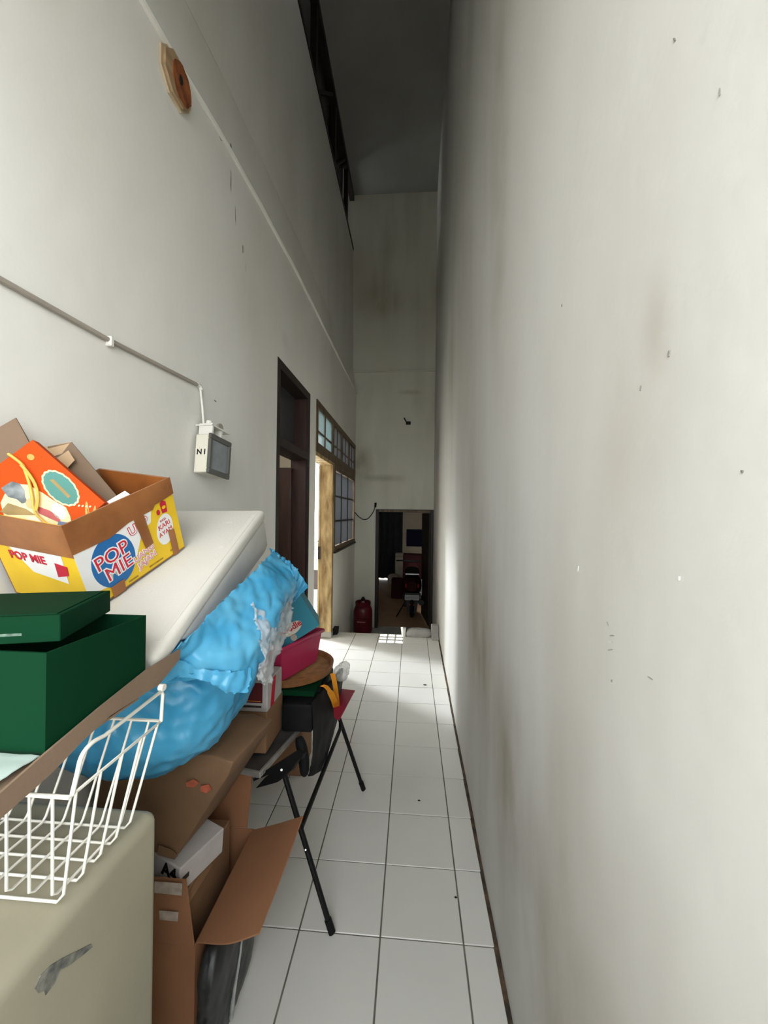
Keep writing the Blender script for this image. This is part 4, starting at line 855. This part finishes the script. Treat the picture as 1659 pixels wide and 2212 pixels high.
# ---- blue plastic bag under the styrofoam box
BLUE = M('sky blue plastic film', (0.04, 0.34, 0.60), 0.30, 0.14, 7, spec=0.5, trans=0.30, col2=(0.10, 0.44, 0.68)); BLUEL = M('light blue plastic film', (0.055, 0.43, 0.74), 0.20, 0.12, 9, spec=0.5, trans=0.35, col2=(0.16, 0.54, 0.76))
bb = thing('blue_plastic_bag', 'bulging sky blue plastic bag with draped folds under the styrofoam box', 'plastic bag', (-0.74, 1.12, 0.86))
def shp(p):
    k = min(1, max(0, (1.13 - p.z) / 0.26))
    p.x -= 0.10 * k * k if p.x > -0.74 else 0; return p
obj('bag_body', blob((-0.755, 1.13, 1.035), (0.258, 0.20, 0.185), 0.017, 8.5, 2, 6, zmin=0.858, power=3.6, shape=shp), BLUE, bb, True, 80)
obj('draped_sheet', sheet([
    [(-0.525, 0.835, 1.278), (-0.505, 0.930, 1.329), (-0.495, 1.060, 1.376), (-0.485, 1.200, 1.418), (-0.492, 1.350, 1.454)],
    [(-0.558, 0.850, 1.233), (-0.493, 0.920, 1.269), (-0.454, 1.030, 1.304), (-0.428, 1.170, 1.354), (-0.437, 1.340, 1.395)],
    [(-0.591, 0.880, 1.185), (-0.493, 0.910, 1.221), (-0.423, 0.990, 1.230), (-0.394, 1.120, 1.282), (-0.400, 1.320, 1.334)],
    [(-0.610, 0.900, 1.166), (-0.514, 0.940, 1.160), (-0.431, 0.990, 1.117), (-0.420, 1.100, 1.165), (-0.438, 1.300, 1.233)]], 20, 16, amp=0.013, freq=12, seed=3, edge=0.008, fold=0.05), BLUEL, bb, True, 80)
obj('fold_skirt', sheet([
    [(-0.550, 0.855, 1.256), (-0.511, 0.900, 1.213), (-0.448, 0.940, 1.188), (-0.420, 1.000, 1.177)],
    [(-0.578, 0.865, 1.208), (-0.519, 0.895, 1.187), (-0.455, 0.930, 1.155), (-0.417, 0.980, 1.137)],
    [(-0.589, 0.870, 1.176), (-0.522, 0.890, 1.200), (-0.467, 0.930, 1.143), (-0.423, 0.965, 1.122)]], 16, 10, amp=0.006, freq=20, seed=8, edge=0.006, fold=0.3), BLUEL, bb, True, 80)
obj('bag_tail', sheet([
    [(-0.515, 1.385, 1.457), (-0.492, 1.420, 1.427), (-0.437, 1.440, 1.376), (-0.394, 1.450, 1.305)],
    [(-0.503, 1.380, 1.414), (-0.481, 1.400, 1.369), (-0.439, 1.420, 1.320), (-0.418, 1.440, 1.276)],
    [(-0.486, 1.375, 1.347), (-0.477, 1.400, 1.300), (-0.462, 1.420, 1.260), (-0.450, 1.430, 1.241)]], 16, 12, amp=0.010, freq=34, seed=5, edge=0.007, fold=0.5), BLUE, bb, True, 80)
CLEAR = M('clear crinkled film', (0.72, 0.74, 0.74), 0.16, 0.06, 12, spec=0.8, clear=0.68, trans=0.2)
cf = thing('clear_plastic_film', 'crumpled clear plastic film hanging between the blue bag and pink basket', 'plastic film', (-0.47, 1.2, 1.12))
obj('film', sheet([
    [(-0.447, 1.060, 1.336), (-0.430, 1.120, 1.309), (-0.415, 1.220, 1.308), (-0.413, 1.330, 1.291)],
    [(-0.414, 1.030, 1.280), (-0.400, 1.080, 1.266), (-0.397, 1.180, 1.237), (-0.405, 1.300, 1.218)],
    [(-0.396, 1.020, 1.195), (-0.396, 1.060, 1.194), (-0.400, 1.140, 1.179), (-0.412, 1.240, 1.166)],
    [(-0.412, 1.030, 1.128), (-0.405, 1.060, 1.105), (-0.414, 1.120, 1.089), (-0.433, 1.200, 1.127)]], 20, 18, amp=0.014, freq=30, seed=11, edge=0.010, fold=0.05), CLEAR, cf, True, 80)

# ---- open cardboard box on the floor with parcels in it
bx_ = thing('open_cardboard_box', 'open brown cardboard box on the floor with one flap folded out over the tiles', 'cardboard box', (-0.8, 1.28, 0))
x0, x1, y0, y1, zt = -1.0, -0.613, 1.08, 1.50, 0.325; t_ = 0.005
obj('bottom', B(x0, x1, y0, y1, 0, t_), CARDD, bx_)
obj('near_wall', B(x0, x1, y0, y0 + t_, t_, zt), CARDR, bx_); obj('far_wall', B(x0, x1, y1 - t_, y1, t_, zt), CARDR, bx_)
obj('side_wall', B(x1 - t_, x1, y0 + t_, y1 - t_, t_, zt), CARDR, bx_); obj('side_wall', B(x0, x0 + t_, y0 + t_, y1 - t_, t_, zt), CARDR, bx_)
obj('near_flap', panel([(x0, y0, zt + 0.001), (x1 - 0.004, y0, zt + 0.001), (-0.650, y0 + 0.01, 0.505), (x0, y0 + 0.01, 0.505)], t_), CARDR, bx_)
obj('far_flap', panel([(x0, y1, zt + 0.001), (x1 - 0.03, y1, zt + 0.001), (-0.624, y1 + 0.0, 0.553), (x0, y1, 0.553)], t_), CARDR, bx_)
fo = [[(x1 + 0.001, y0 + 0.01, zt), (x1 + 0.001, 1.29, zt), (x1 + 0.001, y1 - 0.01, zt)],
      [(-0.515, 1.085, 0.336), (-0.51, 1.28, 0.352), (-0.505, 1.475, 0.37)],
      [(-0.430, 1.100, 0.357), (-0.415, 1.28, 0.385), (-0.401, 1.450, 0.426)]]
obj('side_flap', sheet(fo, 8, 6, amp=0.0006, freq=6, th=0.005), CARDR, bx_, True, 40)
GTAPE = M('clear parcel tape', (0.46, 0.38, 0.31), 0.2, 0.25, 40)
obj('clear_tape', prism([(-0.737, 1.078, 0.507), (-0.653, 1.078, 0.508), (-0.654, 1.078, 0.473), (-0.737, 1.078, 0.474)], (0, -0.001, 0.0)), GTAPE, bx_); obj('clear_tape', prism([(-0.722, 1.078, 0.424), (-0.663, 1.078, 0.424), (-0.665, 1.078, 0.397), (-0.720, 1.078, 0.398)], (0, -0.001, 0)), GTAPE, bx_)
ib = thing('inner_carton', 'small dull brown carton inside the open cardboard box', 'carton', (-0.82, 1.3, 0.006))
obj('carton_body', B(-0.985, -0.675, 1.095, 1.42, 0.006, 0.42, 0.003, 1), CARD, ib); obj('lid_flap', panel([(-0.72, 1.12, 0.424), (-0.66, 1.12, 0.40), (-0.655, 1.26, 0.40), (-0.72, 1.26, 0.424)], 0.004), CARD, ib)
a4m = Matrix.Translation((-0.690, 1.118, 0.426)) @ Matrix.Rotation(math.radians(-20), 4, 'Z') @ Matrix.Rotation(math.radians(4), 4, 'Y')
PAPERB = M('white ream wrapper', (0.48, 0.45, 0.43), 0.5, 0.12, 10)
a4 = thing('paper_ream_box', 'white box with black A4 lettering in the open cardboard box', 'box', (-0.83, 1.25, 0.40))
obj('ream_body', abox(newbm(), -0.28, 0.0, 0.0, 0.17, 0.0, 0.085, 0.004, 2, a4m), PAPERB, a4)
obj('lettering', text_bm('A4', 0.055, a4m @ frame_matrix(V(-0.045, -0.0006, 0.055), (1, 0, 0), (0, 0, 1)), offset=0.002), BLKP, a4)
obj('side_mark', abox(newbm(), 0.0, 0.0006, 0.01, 0.035, 0.035, 0.05, 0, 1, a4m), DARKPANEL, a4)
kb = thing('kraft_paper_bag', 'brown kraft paper bag with faded red print under the blue bag', 'paper bag', (-0.75, 1.27, 0.5))
kp = [(-0.97, 1.13, 0.842), (-0.60, 1.13, 0.850), (-0.527, 1.13, 0.835), (-0.545, 1.13, 0.79), (-0.63, 1.13, 0.655), (-0.705, 1.13, 0.535), (-0.80, 1.13, 0.538), (-0.97, 1.13, 0.56)]
kbm = prism(kp, (0.03, 0.25, 0.0), bev=0.006)
bmesh.ops.subdivide_edges(kbm, edges=list(kbm.edges), cuts=2, use_grid_fill=True)
for v in kbm.verts: v.co += V(0.3, 1, 0.3) * 0.006 * noise.noise(v.co * 14)
obj('bag_body', kbm, KRAFT, kb, True, 50)
FRED = M('faded red print', (0.38, 0.09, 0.045), 0.7, 0.35, 40)
for pts in ([(-0.672, 1.122, 0.769), (-0.649, 1.122, 0.780), (-0.631, 1.122, 0.771), (-0.646, 1.122, 0.757), (-0.669, 1.122, 0.757)], [(-0.625, 1.122, 0.762), (-0.602, 1.122, 0.768), (-0.591, 1.122, 0.755), (-0.608, 1.122, 0.742), (-0.627, 1.122, 0.747)]):
    obj('red_print', prism(pts, (0, -0.002, 0)), FRED, kb)
obj('kraft_tape', prism([(-0.754, 1.120, 0.576), (-0.712, 1.120, 0.564), (-0.694, 1.120, 0.548), (-0.703, 1.120, 0.537), (-0.758, 1.120, 0.548)], (0, -0.002, 0)), CARDD, kb)
# dark plastic sack between that box and the walkway
DPL = M('dark grey plastic', (0.016, 0.017, 0.017), 0.4, 0.3, 8, spec=0.4, col2=(0.032, 0.032, 0.032))
ds = thing('dark_plastic_sack', 'dark grey plastic sack standing on the floor beside the open cardboard box', 'sack', (-0.57, 1.2, 0))
obj('sack_body', blob((-0.570, 1.205, 0.155), (0.033, 0.155, 0.165), 0.008, 14, 6, 5, zmin=0.001, power=3.5), DPL, ds, True, 80)
GST = M('grey painted highlight', (0.30, 0.31, 0.29), 0.4, 0.3, 30)
obj('painted_highlight', tube(spline([(-0.536, 1.15, 0.03), (-0.531, 1.16, 0.10), (-0.533, 1.20, 0.16), (-0.533, 1.23, 0.26)], 5), [0.004, 0.006, 0.007, 0.007, 0.006, 0.005, 0.005, 0.004, 0.004, 0.004, 0.004, 0.004, 0.004, 0.004, 0.003, 0.002], 6), GST, ds, True)  # pale tube painting the glossy highlight on the sack

# ---- folding table behind, with its load
BLKM = M('black painted steel', (0.003, 0.003, 0.0035), 0.5, 0.25, 10, spec=0.25); TOPM = M('scratched dark table top', (0.03, 0.03, 0.032), 0.35, 0.4, 9, col2=(0.075, 0.073, 0.07)); ALU = M('aluminium edging', (0.42, 0.40, 0.37), 0.35, 0.2, 20, metal=0.6)
ft = thing('folding_table', 'black steel folding table with aluminium edged top behind the cardboard box', 'table', (-0.65, 1.85, 0))
tm_ = Matrix.Translation((-0.560, 1.42, 0.60)) @ Matrix.Rotation(math.radians(-11.3), 4, 'Z')
obj('table_top', abox(newbm(), -0.40, -0.012, 0.012, 0.80, -0.014, 0.0, 0.002, 1, tm_), TOPM, ft)
eg = newbm(); abox(eg, -0.40, 0, 0, 0.012, -0.018, 0.004, 0.002, 1, tm_); abox(eg, -0.012, 0, 0.012, 0.81, -0.018, 0.004, 0.002, 1, tm_)
obj('edging', eg, ALU, ft)
def leg(top, bot, mid=None):
    p = [Vector(top)] + ([Vector(mid)] if mid else []) + [Vector(bot) + V(0, 0, 0.0)]
    o = obj('leg', tube(p, 0.0105, 10), BLKM, ft, True); b0 = Vector(bot); d = (p[-2] - b0).normalized()
    obj('rubber_foot', tube([b0 + V(0, 0, 0.003), b0 + d * 0.05], 0.0135, 10), RUB, o, True)
leg((-0.505, 1.50, 0.585), (-0.281, 1.437, 0.008)); leg((-0.455, 2.165, 0.585), (-0.257, 2.192, 0.008)); leg((-0.86, 1.47, 0.585), (-0.98, 1.45, 0.008)); leg((-0.80, 2.22, 0.585), (-0.95, 2.24, 0.008))
obj('brace', tube([(-0.392, 2.178, 0.40), (-0.388, 2.15, 0.375), (-0.415, 1.475, 0.365)], 0.010, 10), BLKM, ft, True)
obj('hinge_plate', prism([(-0.603, 1.455, 0.556), (-0.599, 1.455, 0.546), (-0.504, 1.455, 0.594), (-0.414, 1.455, 0.642), (-0.405, 1.455, 0.664), (-0.433, 1.455, 0.673)], (0.01, 0.012, 0)), BLKM, ft)
obj('hinge_plate', prism([(-0.593, 1.460, 0.516), (-0.509, 1.460, 0.544), (-0.455, 1.460, 0.592), (-0.425, 1.460, 0.639), (-0.488, 1.460, 0.621), (-0.557, 1.460, 0.559)], (0.01, 0.012, 0)), BLKM, ft)
obj('bolt', tube([(-0.489, 1.453, 0.598), (-0.495, 1.470, 0.587)], 0.0045, 10), CHROME, ft, True)
obj('bolt', tube([(-0.389, 1.447, 0.304), (-0.395, 1.470, 0.283)], 0.003, 10), STEEL, ft, True)
# loads: brown carton, printed box, folded black bag, green box, tray ...
bc = thing('brown_carton', 'brown carton on the folding table under the maroon printed box', 'carton', (-0.75, 1.65, 0.605))
obj('carton_body', B(-0.93, -0.580, 1.53, 1.73, 0.605, 0.775, 0.006, 2), CARD, bc); obj('tape_seam', B(-0.66, -0.62, 1.53, 1.73, 0.775, 0.776), TAPE, bc)
mb = thing('maroon_printed_box', 'white edged box with a maroon panel on the brown carton', 'box', (-0.7, 1.6, 0.777))
obj('box_body', B(-0.93, -0.576, 1.525, 1.70, 0.777, 0.895, 0.003, 1), PAPERB, mb)
MAR = M('maroon print', (0.085, 0.012, 0.014), 0.5, 0.2); obj('maroon_panel', B(-0.90, -0.596, 1.523, 1.5252, 0.815, 0.895), MAR, mb)
obj('gold_line', B(-0.88, -0.602, 1.522, 1.5232, 0.821, 0.823), GOLDP, mb)
obj('dark_print', B(-0.70, -0.600, 1.5235, 1.5248, 0.795, 0.803), M('smudged dark print', (0.05, 0.04, 0.04), 0.6, 0.6, 150), mb)
obj('red_stripe', prism([(-0.5755, 1.56, 0.78), (-0.5755, 1.60, 0.78), (-0.5755, 1.62, 0.893), (-0.5755, 1.58, 0.893)], (0.001, 0, 0)), REDP, mb)
GBAG = M('black bag cloth', (0.004, 0.004, 0.0045), 0.65, 0.4, 7, spec=0.2, col2=(0.012, 0.0115, 0.013))
kk = thing('black_bag', 'black plastic bag hanging over the edge of the folding table', 'bag', (-0.45, 1.9, 0.35))
obj('hanging_side', sheet([
    [(-0.455, 1.70, 0.735), (-0.425, 1.82, 0.738), (-0.40, 1.96, 0.738), (-0.385, 2.10, 0.735)],
    [(-0.432, 1.69, 0.725), (-0.405, 1.82, 0.725), (-0.375, 1.96, 0.725), (-0.365, 2.10, 0.72)],
    [(-0.428, 1.69, 0.56), (-0.41, 1.80, 0.54), (-0.39, 1.95, 0.54), (-0.38, 2.09, 0.53)],
    [(-0.436, 1.70, 0.46), (-0.42, 1.80, 0.42), (-0.405, 1.92, 0.41), (-0.40, 2.04, 0.43)],
    [(-0.45, 1.71, 0.40), (-0.43, 1.80, 0.36), (-0.415, 1.88, 0.35), (-0.41, 1.96, 0.37)]], 8, 6, amp=0.006, freq=12, seed=21, fold=0.2), GBAG, kk, True, 80)
obj('bag_fill', abox(newbm(), -0.86, -0.425, 1.84, 2.13, 0.606, 0.733, 0.015, 3), GBAG, kk, True, 50)
obj('near_side', abox(newbm(), -0.572, -0.432, 1.69, 1.838, 0.606, 0.733, 0.012, 3), GBAG, kk, True, 50)
obj('strap_end', tube(spline([(-0.464, 1.590, 0.647), (-0.441, 1.570, 0.606), (-0.430, 1.560, 0.556), (-0.428, 1.560, 0.507)], 4), [0.012, 0.018, 0.021, 0.022, 0.022, 0.022, 0.022, 0.022, 0.021, 0.020, 0.019, 0.016, 0.008], 12), RUB, kk, True)
gfb = thing('flat_green_box', 'flat dark green box under the woven tray', 'box', (-0.62, 1.95, 0.70))
obj('box_body', B(-0.86, -0.44, 1.75, 2.16, 0.7385, 0.764, 0.003, 1), GREEN, gfb); obj('lid_edge', B(-0.862, -0.438, 1.748, 2.162, 0.757, 0.7655, 0.002, 1), GREEN, gfb)
WOV = M('woven bamboo', (0.36, 0.17, 0.06), 0.6, 0.3, 26, bump=0.5, bscale=90, col2=(0.45, 0.24, 0.10)); WOVR = M('bamboo rim', (0.24, 0.10, 0.035), 0.5, 0.25, 20)
ty = thing('woven_tray', 'round woven bamboo tray under the pink basket', 'tray', (-0.62, 1.98, 0.762))
trm = Matrix.Translation((-0.625, 1.965, 0.776)) @ Matrix.Rotation(math.radians(-1), 4, 'Y')
obj('tray_base', lathe([(0, 0.0), (0.20, 0.0), (0.212, 0.004), (0.20, 0.010), (0, 0.008)], 0, 0, 48, mtx=trm), WOV, ty, True)
obj('tray_rim', lathe([(0.198, -0.004), (0.222, -0.002), (0.228, 0.030), (0.222, 0.034), (0.214, 0.030), (0.206, 0.008), (0.198, -0.004)], 0, 0, 48, mtx=trm), WOVR, ty, True)
PINK = M('pink plastic', (0.50, 0.030, 0.10), 0.4, 0.08, 5, trans=0.1); PINKD = M('pink plastic slot', (0.16, 0.008, 0.03), 0.6, 0.1)
pb = thing('pink_basket', 'pink slotted plastic basket standing on the woven tray', 'basket', (-0.65, 1.9, 0.80))
pa = V(-0.598, 1.752, 0); pd = V(-0.498, 2.018, 0); du = (pd - pa).normalized(); dn = V(du.y, -du.x, 0); PLn = (pd - pa).length
def pbq(u0, u1, o0, o1, z0, z1, flare=0.02):
    g = newbm(); 
    pts = []
    for z in (z0, z1):
        k = flare * (z - 0.80) / 0.16
        for (u_, s_) in ((u0, -1 if u0 < 0.01 else 0), (u1, 1 if u1 > PLn - 0.01 else 0)):
            for o_ in (o0, o1): pts.append(pa + du * (u_ + s_ * k) + dn * (o_ + k) + V(0, 0, z))
    vs = [g.verts.new(p) for p in pts]
    for f in ((0, 1, 3, 2), (4, 6, 7, 5), (0, 2, 6, 4), (1, 5, 7, 3), (0, 4, 5, 1), (2, 3, 7, 6)): g.faces.new([vs[i] for i in f])
    bmesh.ops.recalc_face_normals(g, faces=g.faces); return g
zt0, zt1 = 0.800, 0.965
obj('front_side', pbq(0, PLn, -0.004, 0, zt0, zt1), PINK, pb); 
obj('basket_floor', pbq(0, PLn, -0.19, 0, zt0, zt0 + 0.005, 0), PINK, pb)
obj('near_end', panel([pa + V(0, 0, zt0), pa - dn * 0.19 + V(0, 0, zt0), pa - dn * 0.205 - du * 0.02 + V(0, 0, zt1), pa + dn * 0.02 - du * 0.02 + V(0, 0, zt1)], 0.004), PINK, pb)
obj('far_end', panel([pd + V(0, 0, zt0), pd - dn * 0.19 + V(0, 0, zt0), pd - dn * 0.205 + du * 0.02 + V(0, 0, zt1), pd + dn * 0.02 + du * 0.02 + V(0, 0, zt1)], 0.004), PINK, pb)
obj('back_side', panel([pa - dn * 0.19 + V(0, 0, zt0), pd - dn * 0.19 + V(0, 0, zt0), pd - dn * 0.205 + du * 0.02 + V(0, 0, zt1), pa - dn * 0.205 - du * 0.02 + V(0, 0, zt1)], 0.004), PINK, pb)
c4 = [pa + dn * 0.024 - du * 0.024, pd + dn * 0.024 + du * 0.024, pd - dn * 0.212 + du * 0.024, pa - dn * 0.212 - du * 0.024]
obj('rolled_rim', tube([p_ + V(0, 0, zt1 - 0.004) for p_ in c4], 0.011, 8, closed=True), PINK, pb, True, 60)
for k in range(13):
    u_ = 0.02 + (PLn - 0.04) * k / 12
    a_ = pa + du * (u_ - 0.004) + dn * 0.0065 + V(0, 0, 0.855); b_ = pa + du * (u_ + 0.004) + dn * 0.0065 + V(0, 0, 0.855); up_ = V(0, 0, 0.075) + dn * 0.0094
    obj('slot', panel([a_, b_, b_ + up_, a_ + up_], 0.001), PINKD, pb)
TEAL = M('teal carton print', (0.035, 0.22, 0.30), 0.5, 0.08, 6)
tc_ = thing('noodle_box', 'teal noodle box leaning in the pink basket', 'box', (-0.55, 1.85, 0.95))
q = [(-0.545, 1.800, 1.226), (-0.431, 1.800, 1.055), (-0.632, 1.800, 0.923), (-0.759, 1.800, 1.091)]
obj('box_body', prism(q, (-0.03, 0.10, 0.02)), TEAL, tc_)
q0 = V(*q[1]); eu = (V(*q[1]) - V(*q[2])).normalized(); ev = (V(*q[0]) - V(*q[1])).normalized()
nm_ = frame_matrix(q0 - eu * 0.105 + ev * 0.062 + V(0, -0.002, 0), eu, ev)
if (nm_.to_3x3() @ V(0, 0, 1)).y > 0: print('noodle frame flipped')
obj('print_cloud', flat(ell(-0.015, -0.006, 0.055, 0.026, 24, 0.1), nm_, 0.0, 0.0006), OFFW, tc_)
obj('lettering', text_bm('noodle', 0.042, nm_ @ Matrix.Translation((-0.02, 0.0, 0.0016)), 0.0004, 0.001), REDP, tc_)
obj('print_cloud', flat(ell(-0.03, -0.045, 0.016, 0.016, 20), nm_, 0.0, 0.0006), PALEC, tc_)
rs = tag(obj('red_folder', prism([(-0.303, 2.117, 0.605), (-0.332, 1.81, 0.605), (-0.36, 1.83, 0.605), (-0.44, 2.14, 0.605)], (0, 0, 0.004)), M('crimson sheet', (0.27, 0.012, 0.035), 0.5, 0.06)), 'crimson sheet jutting out over the table edge beside the orange strap', 'folder')
cp = tag(obj('clear_plastic_cup', blob((-0.352, 1.98, 0.765), (0.032, 0.05, 0.034), 0.016, 22, 9, 4), M('clear crumpled plastic', (0.62, 0.61, 0.57), 0.15, 0.1, 30, spec=0.8, clear=0.55, trans=0.2), None, True, 50), 'crumpled clear plastic wrap at the edge of the woven tray', 'plastic wrap')
STRAP = M('orange webbing', (0.72, 0.27, 0.012), 0.6, 0.12, 20)
st = thing('orange_strap', 'orange webbing strap tied round the table leg', 'strap', (-0.4, 2.08, 0.45))
obj('webbing', ribbon(spline([(-0.400, 1.740, 0.799), (-0.385, 1.760, 0.784), (-0.374, 1.800, 0.740), (-0.367, 1.860, 0.672), (-0.375, 2.000, 0.548)], 4), [0.020] * 8 + [0.030] * 5 + [0.034] * 4, 0.004, (0.8, 0.55, 0.1)), STRAP, st, True, 50)
obj('webbing', ribbon(spline([(-0.366, 1.800, 0.830), (-0.361, 1.820, 0.789), (-0.361, 1.870, 0.711), (-0.366, 1.940, 0.619), (-0.372, 2.010, 0.541)], 4), [0.022] * 17, 0.004, (0.9, 0.4, 0.05)), STRAP, st, True, 50)
ub = thing('low_brown_carton', 'brown carton on the floor under the folding table', 'carton', (-0.65, 2.1, 0))
obj('carton_body', B(-0.92, -0.645, 2.28, 2.52, 0.0, 0.30, 0.006, 2), CARD, ub); obj('tape_seam', B(-0.80, -0.76, 2.275, 2.525, 0.3, 0.3015), TAPE, ub)
